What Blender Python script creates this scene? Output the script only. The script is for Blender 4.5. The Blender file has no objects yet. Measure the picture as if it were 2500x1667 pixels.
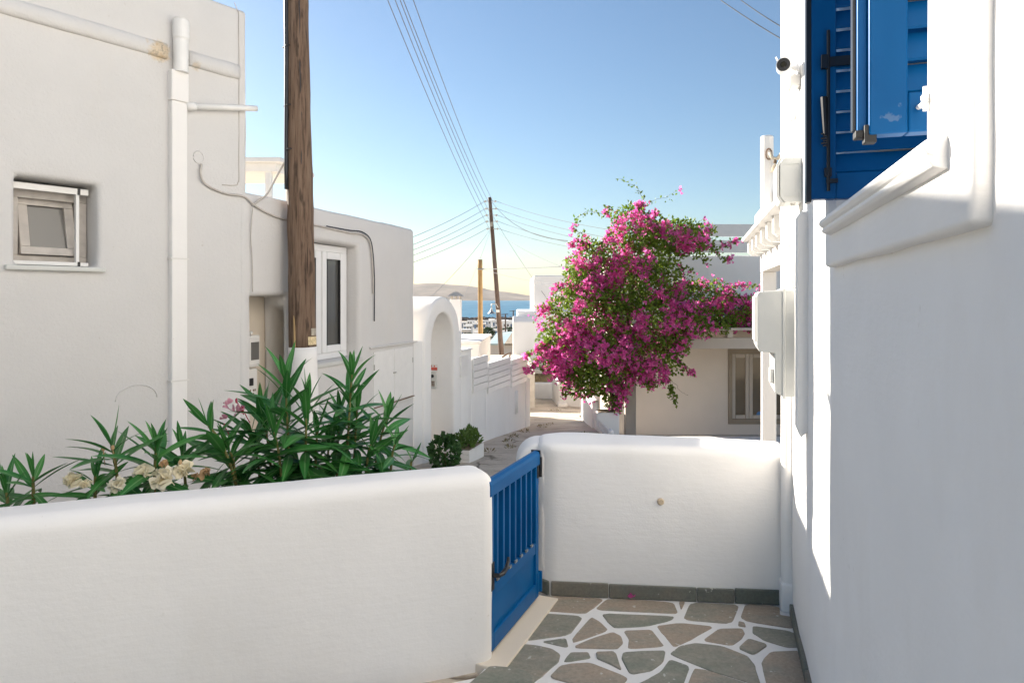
import bpy, bmesh, math, random
from mathutils import Vector, Matrix, noise

# ------------------------------------------------------------------ camera, sky, sun, exposure
sc = bpy.context.scene
COL = sc.collection
EYE = 1.70
FPX = 1667.0            # 24 mm lens on a 36 mm sensor, expressed for a picture 2500 wide
cam_d = bpy.data.cameras.new('camera')
cam = bpy.data.objects.new('camera', cam_d)
COL.objects.link(cam)
cam.location = (0, 0, EYE)
cam.rotation_euler = (math.radians(90), 0, 0)
cam_d.sensor_width = 36.0
cam_d.lens = 24.0
cam_d.shift_y = -105.5 / 2500
cam_d.clip_start = 0.05
cam_d.clip_end = 90000
sc.camera = cam

SUN_AZ, SUN_EL = math.radians(-47.5), math.radians(23.2)
world = bpy.data.worlds.new('World')
sc.world = world
world.use_nodes = True
wn = world.node_tree
sky = wn.nodes.new('ShaderNodeTexSky')
sky.sky_type = 'NISHITA'
sky.sun_disc = False
sky.sun_elevation = SUN_EL
sky.sun_rotation = SUN_AZ
sky.altitude = 1500
sky.air_density = 1.4
sky.dust_density = 1.4
sky.ozone_density = 3.2
wn.links.new(sky.outputs[0], wn.nodes['Background'].inputs[0])
wn.nodes['Background'].inputs[1].default_value = 0.050

sun_d = bpy.data.lights.new('sun', 'SUN')
sun_d.energy = 5.0
sun_d.angle = math.radians(0.53)
sun_d.color = (1.0, 0.92, 0.81)
sun = bpy.data.objects.new('sun', sun_d)
COL.objects.link(sun)
to_sun = Vector((math.sin(SUN_AZ) * math.cos(SUN_EL), math.cos(SUN_AZ) * math.cos(SUN_EL), math.sin(SUN_EL)))
sun.rotation_euler = to_sun.to_track_quat('Z', 'Y').to_euler()
sun.location = (-20, 20, 20)

sc.view_settings.view_transform = 'Standard'
sc.view_settings.look = 'None'
sc.view_settings.exposure = 1.62
sc.view_settings.gamma = 1.0
sc.render.engine = 'CYCLES'
sc.cycles.use_denoising = True
sc.cycles.max_bounces = 8
sc.cycles.diffuse_bounces = 5
sc.cycles.transparent_max_bounces = 12
sc.cycles.sample_clamp_indirect = 6.0

R = random.Random(7)

# ------------------------------------------------------------------ helpers
WL = {}                 # world position of each parent's origin


def put(o, parent=None):
    COL.objects.link(o)
    if parent is not None:
        o.parent = parent
        o.matrix_parent_inverse = Matrix.Translation(-WL[parent.name])
    return o


def tag(o, label=None, cat=None, group=None, kind=None):
    if label: o['label'] = label
    if cat: o['category'] = cat
    if group: o['group'] = group
    if kind: o['kind'] = kind
    return o


def thing(name, label, cat, loc, group=None):
    o = bpy.data.objects.new(name, None)
    o.empty_display_size = 0.1
    o.location = loc
    COL.objects.link(o)
    WL[o.name] = Vector(loc)
    return tag(o, label, cat, group)


def link_mesh(me, name, mat, parent=None, smooth=False):
    if smooth:
        me.polygons.foreach_set('use_smooth', [True] * len(me.polygons))
    mats = mat if isinstance(mat, (list, tuple)) else [mat]
    for m in mats: me.materials.append(m)
    o = bpy.data.objects.new(name, me)
    if parent is None and len(me.vertices):
        xs = [v.co for v in me.vertices]
        lo = Vector((min(v.x for v in xs), min(v.y for v in xs), min(v.z for v in xs)))
        hi = Vector((max(v.x for v in xs), max(v.y for v in xs), max(v.z for v in xs)))
        base = Vector(((lo.x + hi.x) / 2, (lo.y + hi.y) / 2, lo.z))
        me.transform(Matrix.Translation(-base))
        o.location = base
        COL.objects.link(o)
        WL[o.name] = base
    else:
        put(o, parent)
        WL[o.name] = Vector((0, 0, 0))
    return o


class MB:
    """collects simple shapes; build() makes ONE mesh object of them"""
    def __init__(s):
        s.v, s.f = [], []

    def add(s, vs, fs):
        n = len(s.v)
        s.v += [Vector(p) for p in vs]
        s.f += [tuple(i + n for i in f) for f in fs]
        return s

    def box(s, a, b, m=None):
        x0, y0, z0 = a; x1, y1, z1 = b
        p = [(x0, y0, z0), (x1, y0, z0), (x1, y1, z0), (x0, y1, z0), (x0, y0, z1), (x1, y0, z1), (x1, y1, z1), (x0, y1, z1)]
        if m: p = [m(*q) for q in p]
        return s.add(p, [(3, 2, 1, 0), (4, 5, 6, 7), (0, 1, 5, 4), (1, 2, 6, 5), (2, 3, 7, 6), (3, 0, 4, 7)])

    def prism(s, poly, h0, h1, m=None):
        """poly: list of (a,b); extruded along a third coordinate; m maps (a,b,h) to a point"""
        m = m or (lambda a, b, h: (a, b, h))
        n = len(poly)
        vs = [m(a, b, h0) for a, b in poly] + [m(a, b, h1) for a, b in poly]
        fs = [tuple(range(n - 1, -1, -1)), tuple(range(n, 2 * n))]
        fs += [(i, (i + 1) % n, n + (i + 1) % n, n + i) for i in range(n)]
        return s.add(vs, fs)

    def tube(s, pts, r, n=8, caps=True):
        pts = [Vector(p) for p in pts]
        rs = r if isinstance(r, (list, tuple)) else [r] * len(pts)
        base = len(s.v)
        up = None
        for i, p in enumerate(pts):
            t = (pts[min(i + 1, len(pts) - 1)] - pts[max(i - 1, 0)])
            if t.length < 1e-9: t = Vector((0, 0, 1))
            t.normalize()
            if up is None:
                up = t.orthogonal().normalized()
            else:
                up = (up - t * up.dot(t))
                up = up.normalized() if up.length > 1e-6 else t.orthogonal().normalized()
            b = t.cross(up)
            for k in range(n):
                a = 2 * math.pi * k / n
                s.v.append(p + (up * math.cos(a) + b * math.sin(a)) * rs[i])
        for i in range(len(pts) - 1):
            for k in range(n):
                a, b2 = base + i * n + k, base + i * n + (k + 1) % n
                s.f.append((a, b2, b2 + n, a + n))
        if caps:
            s.f.append(tuple(base + k for k in range(n - 1, -1, -1)))
            e = base + (len(pts) - 1) * n
            s.f.append(tuple(e + k for k in range(n)))
        return s

    def blob(s, c, rx, ry, rz, jag=0.25, seed=0, sub=2):
        bm = bmesh.new()
        bmesh.ops.create_icosphere(bm, subdivisions=sub, radius=1)
        vs = []
        for v in bm.verts:
            k = 1 + jag * noise.noise(v.co * 1.7 + Vector((seed * 3.1, seed * 1.7, 0)))
            vs.append((c[0] + v.co.x * rx * k, c[1] + v.co.y * ry * k, c[2] + v.co.z * rz * k))
        fs = [tuple(v.index for v in f.verts) for f in bm.faces]
        bm.free()
        return s.add(vs, fs)

    def bm(s):
        b = bmesh.new()
        vs = [b.verts.new(p) for p in s.v]
        for f in s.f:
            try: b.faces.new([vs[i] for i in f])
            except ValueError: pass
        bmesh.ops.recalc_face_normals(b, faces=b.faces)
        return b

    def build(s, name, mat, parent=None, bevel=0, seg=2, smooth=False, cell=0, rough=0, freq=2.5, label=None):
        b = s.bm()
        o = finish(b, name, mat, parent, bevel, seg, smooth, cell, rough, freq)
        if label: o['label'] = label
        return o


def finish(b, name, mat, parent=None, bevel=0, seg=2, smooth=False, cell=0, rough=0, freq=2.5):
    if bevel:
        es = [e for e in b.edges if len(e.link_faces) == 2 and e.calc_face_angle(0) > 0.5]
        if es:
            bmesh.ops.bevel(b, geom=es, offset=bevel, segments=seg, profile=0.5, affect='EDGES', clamp_overlap=True)
    if cell:
        xs = [v.co for v in b.verts]
        for ax in range(3):
            lo, hi = min(v[ax] for v in xs), max(v[ax] for v in xs)
            k = int((hi - lo) / cell)
            nrm = [0, 0, 0]; nrm[ax] = 1
            for i in range(1, k + 1):
                pt = [0, 0, 0]; pt[ax] = lo + i * (hi - lo) / (k + 1)
                bmesh.ops.bisect_plane(b, geom=b.verts[:] + b.edges[:] + b.faces[:], plane_co=pt, plane_no=nrm)
    if rough:
        b.normal_update()
        mv = []
        for v in b.verts:
            p = v.co
            k = noise.noise(p * freq) + 0.45 * noise.noise(p * freq * 2.7 + Vector((9, 4, 2)))
            mv.append(p + v.normal * (rough * k))
        for v, q in zip(b.verts, mv): v.co = q
    me = bpy.data.meshes.new(name)
    b.to_mesh(me)
    b.free()
    return link_mesh(me, name, mat, parent, smooth)


def wall_bm(m, s0, s1, z0, z1, of, ob, holes):
    """solid wall with rectangular openings; m maps (s, o, z) to a point; of/ob front and back offsets"""
    ss = sorted({s0, s1} | {h[0] for h in holes} | {h[1] for h in holes})
    zs = sorted({z0, z1} | {h[2] for h in holes} | {h[3] for h in holes})
    def solid(i, j):
        if i < 0 or j < 0 or i >= len(ss) - 1 or j >= len(zs) - 1: return False
        a, c = (ss[i] + ss[i + 1]) / 2, (zs[j] + zs[j + 1]) / 2
        return not any(h[0] < a < h[1] and h[2] < c < h[3] for h in holes)
    b = bmesh.new()
    V = {}
    def vert(i, j, k):
        if (i, j, k) not in V:
            V[(i, j, k)] = b.verts.new(m(ss[i], of if k == 0 else ob, zs[j]))
        return V[(i, j, k)]
    for i in range(len(ss) - 1):
        for j in range(len(zs) - 1):
            if not solid(i, j): continue
            for k in (0, 1):
                b.faces.new([vert(i, j, k), vert(i + 1, j, k), vert(i + 1, j + 1, k), vert(i, j + 1, k)])
            for di, dj, q in ((-1, 0, ((i, j), (i, j + 1))), (1, 0, ((i + 1, j), (i + 1, j + 1))), (0, -1, ((i, j), (i + 1, j))), (0, 1, ((i, j + 1), (i + 1, j + 1)))):
                if not solid(i + di, j + dj):
                    (a0, a1), (c0, c1) = q
                    b.faces.new([vert(a0, a1, 0), vert(c0, c1, 0), vert(c0, c1, 1), vert(a0, a1, 1)])
    bmesh.ops.recalc_face_normals(b, faces=b.faces)
    return b


def at(x, y, d):
    """point on the sight line through photograph pixel (x, y) at distance d in front of the camera plane"""
    return Vector(((x - 1250) / FPX * d, d, EYE + (728 - y) / FPX * d))


# wall frames (plan lines, metres)
def W(d, o, z): return Vector((0.396 + 0.303 * d - 0.957 * o, d + 0.290 * o, z))     # right house, o towards the courtyard
def L(d, o, z): return Vector((-3.744 + 0.303 * d + 0.957 * o, d - 0.290 * o, z))    # left side of the street, o towards the street
def F(u, o, z): return Vector((-2.106 - 0.6 * u + 0.8 * o, 5.40 - 0.8 * u - 0.6 * o, z))  # tall left house


def w_out(px, d):
    """how far off the right wall a point stands that is seen at pixel column px"""
    r = (px - 1250) / FPX
    return (0.396 + 0.303 * d - r * d) / (0.957 + 0.290 * r)


def zs_street(d):
    return 0.0 if d < 4.2 else 0.37 - 0.088 * d


def z_land(d):
    P = [(-1e5, -0.12), (4.2, -0.12), (9, -1.7), (25, -2.3), (100, -5.9), (250, -13.8), (400, -18.2), (800, -24.6), (900, -29), (1e6, -30)]
    for (a, za), (b2, zb) in zip(P, P[1:]):
        if a <= d <= b2: return za + (zb - za) * (d - a) / (b2 - a)
    return -30


# ------------------------------------------------------------------ materials
def nodes(name):
    m = bpy.data.materials.new(name)
    m.use_nodes = True
    return m, m.node_tree.nodes, m.node_tree.links, m.node_tree.nodes['Principled BSDF']


def rgb(c): return (c[0], c[1], c[2], 1)


def ramp(N, stops):
    r = N.new('ShaderNodeValToRGB')
    el = r.color_ramp.elements
    while len(el) < len(stops): el.new(0.5)
    for e, (p, c) in zip(el, stops):
        e.position = p
        e.color = c if len(c) == 4 else rgb(c)
    return r


def tex(N, K, kind='ShaderNodeTexNoise', scale=5, detail=4, coord='Object', stretch=None, rough=None):
    tc = N.new('ShaderNodeTexCoord')
    t = N.new(kind)
    t.inputs['Scale'].default_value = scale
    if 'Detail' in t.inputs: t.inputs['Detail'].default_value = detail
    if rough is not None and 'Roughness' in t.inputs: t.inputs['Roughness'].default_value = rough
    src = tc.outputs[coord]
    if coord == 'World':
        pass
    if stretch:
        mp = N.new('ShaderNodeMapping')
        mp.inputs['Scale'].default_value = stretch
        K.new(src, mp.inputs['Vector'])
        src = mp.outputs[0]
    K.new(src, t.inputs['Vector'])
    return t


def mix(N, K, fac, a, b, mode='MIX'):
    x = N.new('ShaderNodeMix')
    x.data_type = 'RGBA'
    x.blend_type = mode
    for sock, val in ((x.inputs[0], fac), (x.inputs[6], a), (x.inputs[7], b)):
        if hasattr(val, 'links') or hasattr(val, 'is_output'): K.new(val, sock)
        elif isinstance(val, (int, float)): sock.default_value = val
        else: sock.default_value = rgb(val)
    return x.outputs[2]


def bump(N, K, src, dist, strength=1.0, prev=None):
    b = N.new('ShaderNodeBump')
    b.inputs['Distance'].default_value = dist
    b.inputs['Strength'].default_value = strength
    K.new(src, b.inputs['Height'])
    if prev is not None: K.new(prev, b.inputs['Normal'])
    return b.outputs[0]


def simple(name, c, rough=0.6, var=0.12, scale=8, bmp=0.0, bscale=60, metal=0.0, spec=0.5, stretch=None):
    m, N, K, P = nodes(name)
    n = tex(N, K, scale=scale, detail=5, stretch=stretch)
    lo = tuple(x * (1 - var) for x in c); hi = tuple(min(1, x * (1 + var)) for x in c)
    r = ramp(N, [(0.3, lo), (0.7, hi)])
    K.new(n.outputs['Fac'], r.inputs[0])
    K.new(r.outputs[0], P.inputs['Base Color'])
    P.inputs['Roughness'].default_value = rough
    P.inputs['Metallic'].default_value = metal
    P.inputs['Specular IOR Level'].default_value = spec
    if bmp:
        n2 = tex(N, K, scale=bscale, detail=4, stretch=stretch)
        K.new(bump(N, K, n2.outputs['Fac'], bmp), P.inputs['Normal'])
    return m


def plaster(name, c, dirt=(0.62, 0.56, 0.48), dirt_amt=0.24, patches=(), fine=0.0005, ground_z=None):
    """lime-washed render: trowel marks, faint grime clouds; patches = [(point, radius)] of bare ochre mortar"""
    m, N, K, P = nodes(name)
    tc = N.new('ShaderNodeNewGeometry')
    def nz(scale, detail, rough=0.55, stretch=None):
        t = N.new('ShaderNodeTexNoise')
        t.inputs['Scale'].default_value = scale
        t.inputs['Detail'].default_value = detail
        t.inputs['Roughness'].default_value = rough
        if stretch:
            mp = N.new('ShaderNodeMapping'); mp.inputs['Scale'].default_value = stretch
            K.new(tc.outputs['Position'], mp.inputs['Vector']); K.new(mp.outputs[0], t.inputs['Vector'])
        else:
            K.new(tc.outputs['Position'], t.inputs['Vector'])
        return t.outputs['Fac']
    r1 = ramp(N, [(0.35, tuple(x * 0.965 for x in c)), (0.65, c)])
    K.new(nz(2.2, 5), r1.inputs[0])
    r2 = ramp(N, [(0.56, (0, 0, 0)), (0.80, (dirt_amt,) * 3)])
    K.new(nz(1.3, 7, 0.65, (1, 1, 0.45)), r2.inputs[0])
    colr = mix(N, K, r2.outputs[0], r1.outputs[0], dirt)
    sp = ramp(N, [(0.70, (0, 0, 0)), (0.76, (0.35,) * 3)])
    K.new(nz(38, 2, 0.4), sp.inputs[0])
    sp2 = ramp(N, [(0.60, (0, 0, 0)), (0.68, (1, 1, 1))])
    K.new(nz(3.1, 2), sp2.inputs[0])
    spk = mix(N, K, 1.0, sp.outputs[0], sp2.outputs[0], 'MULTIPLY')
    colr = mix(N, K, spk, colr, tuple(x * 0.72 for x in dirt))
    hgt = None
    for (pt, rad, amt) in patches:
        d = N.new('ShaderNodeVectorMath'); d.operation = 'DISTANCE'
        K.new(tc.outputs['Position'], d.inputs[0]); d.inputs[1].default_value = pt
        a = N.new('ShaderNodeMath'); a.operation = 'MULTIPLY_ADD'
        K.new(nz(14, 6, 0.7), a.inputs[0]); a.inputs[1].default_value = rad * 1.6
        K.new(d.outputs['Value'], a.inputs[2])
        rr = ramp(N, [(0.0, (amt,) * 3), (0.5, (0, 0, 0))])
        mr = N.new('ShaderNodeMapRange')
        mr.inputs['From Min'].default_value = rad * 1.25; mr.inputs['From Max'].default_value = rad * 1.9
        K.new(a.outputs[0], mr.inputs['Value']); K.new(mr.outputs[0], rr.inputs[0])
        pc = ramp(N, [(0.35, (0.55, 0.40, 0.24)), (0.5, (0.70, 0.58, 0.42)), (0.68, (0.30, 0.24, 0.18))])
        K.new(nz(30, 6, 0.7), pc.inputs[0])
        colr = mix(N, K, rr.outputs[0], colr, pc.outputs[0])
        hgt = rr.outputs[0]
    K.new(colr, P.inputs['Base Color'])
    P.inputs['Roughness'].default_value = 0.88
    P.inputs['Specular IOR Level'].default_value = 0.25
    n1 = bump(N, K, nz(5, 5, 0.55), 0.004)
    n2 = bump(N, K, nz(95, 3, 0.7), fine, prev=n1)
    n3 = bump(N, K, nz(22, 2, 0.5, (0.5, 0.5, 2.4)), 0.0009, prev=n2)
    if hgt is not None:
        n3 = bump(N, K, nz(45, 5, 0.7), 0.004, prev=n3)
    K.new(n3, P.inputs['Normal'])
    return m


M = {}
M['white'] = plaster('lime_plaster', (0.86, 0.845, 0.825))
pipe_pt = F(0.60, 0.03, 3.44)
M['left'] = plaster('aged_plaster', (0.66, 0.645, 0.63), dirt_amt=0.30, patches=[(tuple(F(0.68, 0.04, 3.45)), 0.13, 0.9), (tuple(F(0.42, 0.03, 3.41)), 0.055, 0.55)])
M['wallpaint'] = plaster('painted_courtyard_plaster', (0.85, 0.83, 0.805), fine=0.0006)
M['porch'] = plaster('beige_plaster', (0.70, 0.62, 0.545), dirt_amt=0.1)
M['beam'] = simple('beige_paint_timber', (0.52, 0.455, 0.39), 0.6, 0.06, 3, 0.001, 30)
M['post'] = simple('grey_paint_timber', (0.40, 0.355, 0.31), 0.6, 0.08, 3, 0.001, 30)
M['taupe'] = simple('taupe_paint', (0.30, 0.24, 0.175), 0.5, 0.06, 3)
M['niche'] = plaster('cream_plaster', (0.74, 0.66, 0.55), dirt_amt=0.25)
M['winframe'] = simple('weathered_window_paint', (0.50, 0.46, 0.42), 0.6, 0.12, 14, 0.0006, 40)
M['trim'] = simple('white_gloss_trim', (0.80, 0.79, 0.77), 0.45, 0.03, 10, 0.0006, 40)
M['pvc'] = simple('white_pvc', (0.80, 0.80, 0.80), 0.35, 0.02, 5)
M['offwhite'] = simple('aged_white_plastic', (0.72, 0.70, 0.665), 0.45, 0.05, 6, 0.0004, 30)
M['greyplastic'] = simple('pale_grey_plastic', (0.58, 0.585, 0.56), 0.42, 0.04, 6, 0.0004, 40)
M['seal'] = simple('black_rubber', (0.02, 0.02, 0.02), 0.6, 0.1)
M['black'] = simple('black_plastic', (0.012, 0.012, 0.014), 0.35, 0.1)
M['metal'] = simple('dull_steel', (0.45, 0.44, 0.42), 0.4, 0.1, 20, metal=0.9)
M['rust'] = simple('rusty_iron', (0.16, 0.09, 0.05), 0.8, 0.35, 25, 0.001, 50)
M['tan'] = simple('tan_clay', (0.50, 0.40, 0.28), 0.7, 0.1)
M['rope'] = simple('hemp_rope', (0.62, 0.54, 0.42), 0.9, 0.15, 80, 0.002, 120)
M['cable'] = simple('black_cable', (0.02, 0.022, 0.028), 0.45, 0.1)
M['wire'] = simple('weathered_wire', (0.16, 0.16, 0.17), 0.6, 0.1)
M['cord'] = simple('whitewashed_cord', (0.52, 0.48, 0.44), 0.8, 0.15)
M['soil'] = simple('dry_soil', (0.26, 0.20, 0.14), 0.95, 0.3, 9, 0.01, 30)
M['straw'] = simple('dry_straw', (0.45, 0.35, 0.18), 0.9, 0.25, 20)
M['concrete'] = simple('pale_concrete', (0.55, 0.51, 0.45), 0.9, 0.14, 5, 0.004, 35)
M['rubble'] = simple('tan_rubble_stone', (0.36, 0.29, 0.21), 0.92, 0.3, 6, 0.02, 22)
M['panel'] = simple('pale_green_sheet', (0.50, 0.60, 0.58), 0.35, 0.05, 2)
M['label'] = simple('yellowed_label', (0.62, 0.50, 0.30), 0.6, 0.35, 60)
M['tin'] = simple('grey_tin_tag', (0.42, 0.38, 0.32), 0.45, 0.2, 40, metal=0.5)
M['red'] = simple('red_print', (0.62, 0.10, 0.07), 0.5, 0.1)
M['rawstuff'] = simple('raw_timber', (0.45, 0.30, 0.14), 0.7, 0.25, 12, 0.001, 40, stretch=(8, 8, 0.6))


def paint_blue(name='blue_paint', chips=()):
    m, N, K, P = nodes(name)
    g = N.new('ShaderNodeNewGeometry')
    n = N.new('ShaderNodeTexNoise'); n.inputs['Scale'].default_value = 3; n.inputs['Detail'].default_value = 6
    K.new(g.outputs['Position'], n.inputs['Vector'])
    r = ramp(N, [(0.3, (0.001, 0.072, 0.225)), (0.7, (0.002, 0.105, 0.30))])
    K.new(n.outputs['Fac'], r.inputs[0])
    n2 = N.new('ShaderNodeTexNoise'); n2.inputs['Scale'].default_value = 22; n2.inputs['Detail'].default_value = 8
    n2.inputs['Roughness'].default_value = 0.75
    K.new(g.outputs['Position'], n2.inputs['Vector'])
    w = ramp(N, [(0.72, (0, 0, 0)), (0.78, (0.4,) * 3)])
    K.new(n2.outputs['Fac'], w.inputs[0])
    colr = mix(N, K, w.outputs[0], r.outputs[0], (0.10, 0.20, 0.34))
    n3 = N.new('ShaderNodeTexNoise'); n3.inputs['Scale'].default_value = 55; n3.inputs['Detail'].default_value = 6
    K.new(g.outputs['Position'], n3.inputs['Vector'])
    for pt, rad in chips:
        d = N.new('ShaderNodeVectorMath'); d.operation = 'DISTANCE'
        K.new(g.outputs['Position'], d.inputs[0]); d.inputs[1].default_value = pt
        a = N.new('ShaderNodeMath'); a.operation = 'MULTIPLY_ADD'
        K.new(n3.outputs['Fac'], a.inputs[0]); a.inputs[1].default_value = rad * 6.5
        K.new(d.outputs['Value'], a.inputs[2])
        mr = N.new('ShaderNodeMapRange')
        mr.inputs['From Min'].default_value = rad * 3.7; mr.inputs['From Max'].default_value = rad * 3.3
        mr.inputs['To Max'].default_value = 0.18
        K.new(a.outputs[0], mr.inputs['Value'])
        colr = mix(N, K, mr.outputs[0], colr, (0.42, 0.48, 0.52))
    K.new(colr, P.inputs['Base Color'])
    P.inputs['Roughness'].default_value = 0.42
    P.inputs['Specular IOR Level'].default_value = 0.15
    K.new(bump(N, K, n2.outputs['Fac'], 0.0005), P.inputs['Normal'])
    return m


M['blue'] = paint_blue()


def wood_pole(name, a, b, dark, stretch=7):
    m, N, K, P = nodes(name)
    n = tex(N, K, scale=stretch, detail=8, stretch=(6, 6, 0.35), rough=0.65)
    r = ramp(N, [(0.34, dark), (0.46, a), (0.7, b)])
    K.new(n.outputs['Fac'], r.inputs[0])
    n2 = tex(N, K, scale=9, detail=3, stretch=(2.2, 2.2, 0.42))
    w = ramp(N, [(0.60, (0, 0, 0)), (0.68, (0.8,) * 3)])
    K.new(n2.outputs['Fac'], w.inputs[0])
    K.new(mix(N, K, w.outputs[0], r.outputs[0], dark), P.inputs['Base Color'])
    P.inputs['Roughness'].default_value = 0.85
    b1 = bump(N, K, n.outputs['Fac'], 0.012)
    K.new(bump(N, K, n2.outputs['Fac'], 0.004, prev=b1), P.inputs['Normal'])
    return m


M['oldwood'] = wood_pole('weathered_pole_wood', (0.155, 0.098, 0.064), (0.24, 0.165, 0.115), (0.045, 0.027, 0.018))
M['newwood'] = wood_pole('fresh_pole_wood', (0.42, 0.26, 0.11), (0.50, 0.33, 0.15), (0.26, 0.14, 0.055))
M['darkwood'] = wood_pole('dark_pole_wood', (0.12, 0.078, 0.058), (0.17, 0.115, 0.088), (0.06, 0.038, 0.03))


def slate(name, a, b, c):
    m, N, K, P = nodes(name)
    oi = N.new('ShaderNodeObjectInfo')
    g = N.new('ShaderNodeNewGeometry')
    off = N.new('ShaderNodeVectorMath'); off.operation = 'ADD'
    K.new(g.outputs['Position'], off.inputs[0])
    sc3 = N.new('ShaderNodeVectorMath'); sc3.operation = 'SCALE'
    sc3.inputs[0].default_value = (7.3, 11.1, 3.7); K.new(oi.outputs['Random'], sc3.inputs['Scale'])
    K.new(sc3.outputs[0], off.inputs[1])
    def nz(scale, det, rough=0.6, st=(1, 1, 1)):
        mp = N.new('ShaderNodeMapping'); mp.inputs['Scale'].default_value = st
        t = N.new('ShaderNodeTexNoise'); t.inputs['Scale'].default_value = scale; t.inputs['Detail'].default_value = det
        t.inputs['Roughness'].default_value = rough
        K.new(off.outputs[0], mp.inputs[0]); K.new(mp.outputs[0], t.inputs['Vector'])
        return t.outputs['Fac']
    r = ramp(N, [(0.30, a), (0.5, b), (0.70, c)])
    n1 = nz(4.5, 8, 0.6, (1, 1.8, 1))
    sh = N.new('ShaderNodeMath'); sh.operation = 'MULTIPLY_ADD'
    K.new(oi.outputs['Random'], sh.inputs[0]); sh.inputs[1].default_value = 0.50; sh.inputs[2].default_value = -0.24
    ad = N.new('ShaderNodeMath'); ad.operation = 'ADD'
    K.new(n1, ad.inputs[0]); K.new(sh.outputs[0], ad.inputs[1])
    K.new(ad.outputs[0], r.inputs[0])
    f = ramp(N, [(0.35, (0.80,) * 3), (0.65, (1.12,) * 3)])
    K.new(nz(60, 6, 0.75), f.inputs[0])
    colr = mix(N, K, 1.0, r.outputs[0], f.outputs[0], 'MULTIPLY')
    sp = ramp(N, [(0.71, (0, 0, 0)), (0.74, (0.7,) * 3)])
    K.new(nz(30, 2, 0.4), sp.inputs[0])
    colr = mix(N, K, sp.outputs[0], colr, (0.55, 0.54, 0.50))
    K.new(colr, P.inputs['Base Color'])
    P.inputs['Roughness'].default_value = 0.62
    b1 = bump(N, K, nz(8, 6, 0.6, (1, 2.5, 1)), 0.004)
    K.new(bump(N, K, nz(70, 4, 0.7), 0.0012, prev=b1), P.inputs['Normal'])
    return m


M['slate'] = slate('slate_flag', (0.200, 0.212, 0.170), (0.275, 0.258, 0.210), (0.345, 0.280, 0.215))
M['skirt'] = slate('slate_skirting', (0.115, 0.130, 0.110), (0.150, 0.155, 0.130), (0.185, 0.170, 0.135))
M['mortar'] = plaster('white_painted_mortar', (0.76, 0.75, 0.735), fine=0.002)


def street_mat():
    m, N, K, P = nodes('worn_stone_street')
    g = N.new('ShaderNodeNewGeometry')
    def nz(scale, det, rough=0.6, st=(1, 1, 1)):
        mp = N.new('ShaderNodeMapping'); mp.inputs['Scale'].default_value = st
        t = N.new('ShaderNodeTexNoise'); t.inputs['Scale'].default_value = scale; t.inputs['Detail'].default_value = det
        t.inputs['Roughness'].default_value = rough
        K.new(g.outputs['Position'], mp.inputs[0]); K.new(mp.outputs[0], t.inputs['Vector'])
        return t
    r = ramp(N, [(0.28, (0.40, 0.335, 0.26)), (0.5, (0.54, 0.47, 0.385)), (0.72, (0.64, 0.575, 0.49))])
    K.new(nz(1.1, 8, 0.65, (1, 1.5, 1)).outputs['Fac'], r.inputs[0])
    wv = nz(1.3, 4)
    add = N.new('ShaderNodeMix'); add.data_type = 'VECTOR'; add.inputs[0].default_value = 0.35
    K.new(g.outputs['Position'], add.inputs[4]); K.new(wv.outputs['Color'], add.inputs[5])
    mp = N.new('ShaderNodeMapping'); mp.inputs['Scale'].default_value = (1.0, 2.1, 1)
    K.new(add.outputs[1], mp.inputs[0])
    v = N.new('ShaderNodeTexVoronoi'); v.feature = 'DISTANCE_TO_EDGE'; v.inputs['Scale'].default_value = 1.5
    K.new(mp.outputs[0], v.inputs['Vector'])
    cr = ramp(N, [(0.0, (0.9,) * 3), (0.03, (0.0,) * 3)])
    K.new(v.outputs['Distance'], cr.inputs[0])
    br = ramp(N, [(0.42, (0, 0, 0)), (0.58, (1, 1, 1))])
    K.new(nz(2.3, 3).outputs['Fac'], br.inputs[0])
    crk = mix(N, K, 1.0, cr.outputs[0], br.outputs[0], 'MULTIPLY')
    colr = mix(N, K, crk, r.outputs[0], (0.11, 0.085, 0.055))
    K.new(colr, P.inputs['Base Color'])
    P.inputs['Roughness'].default_value = 0.85
    b0 = bump(N, K, cr.outputs[0], -0.015)
    b1 = bump(N, K, nz(5, 7, 0.65, (1, 2.2, 1)).outputs['Fac'], 0.03, prev=b0)
    K.new(bump(N, K, nz(40, 4).outputs['Fac'], 0.004, prev=b1), P.inputs['Normal'])
    return m


M['street'] = street_mat()
M['land'] = simple('dry_scrubland', (0.42, 0.35, 0.26), 0.95, 0.35, 0.05, 0.05, 2)


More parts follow.
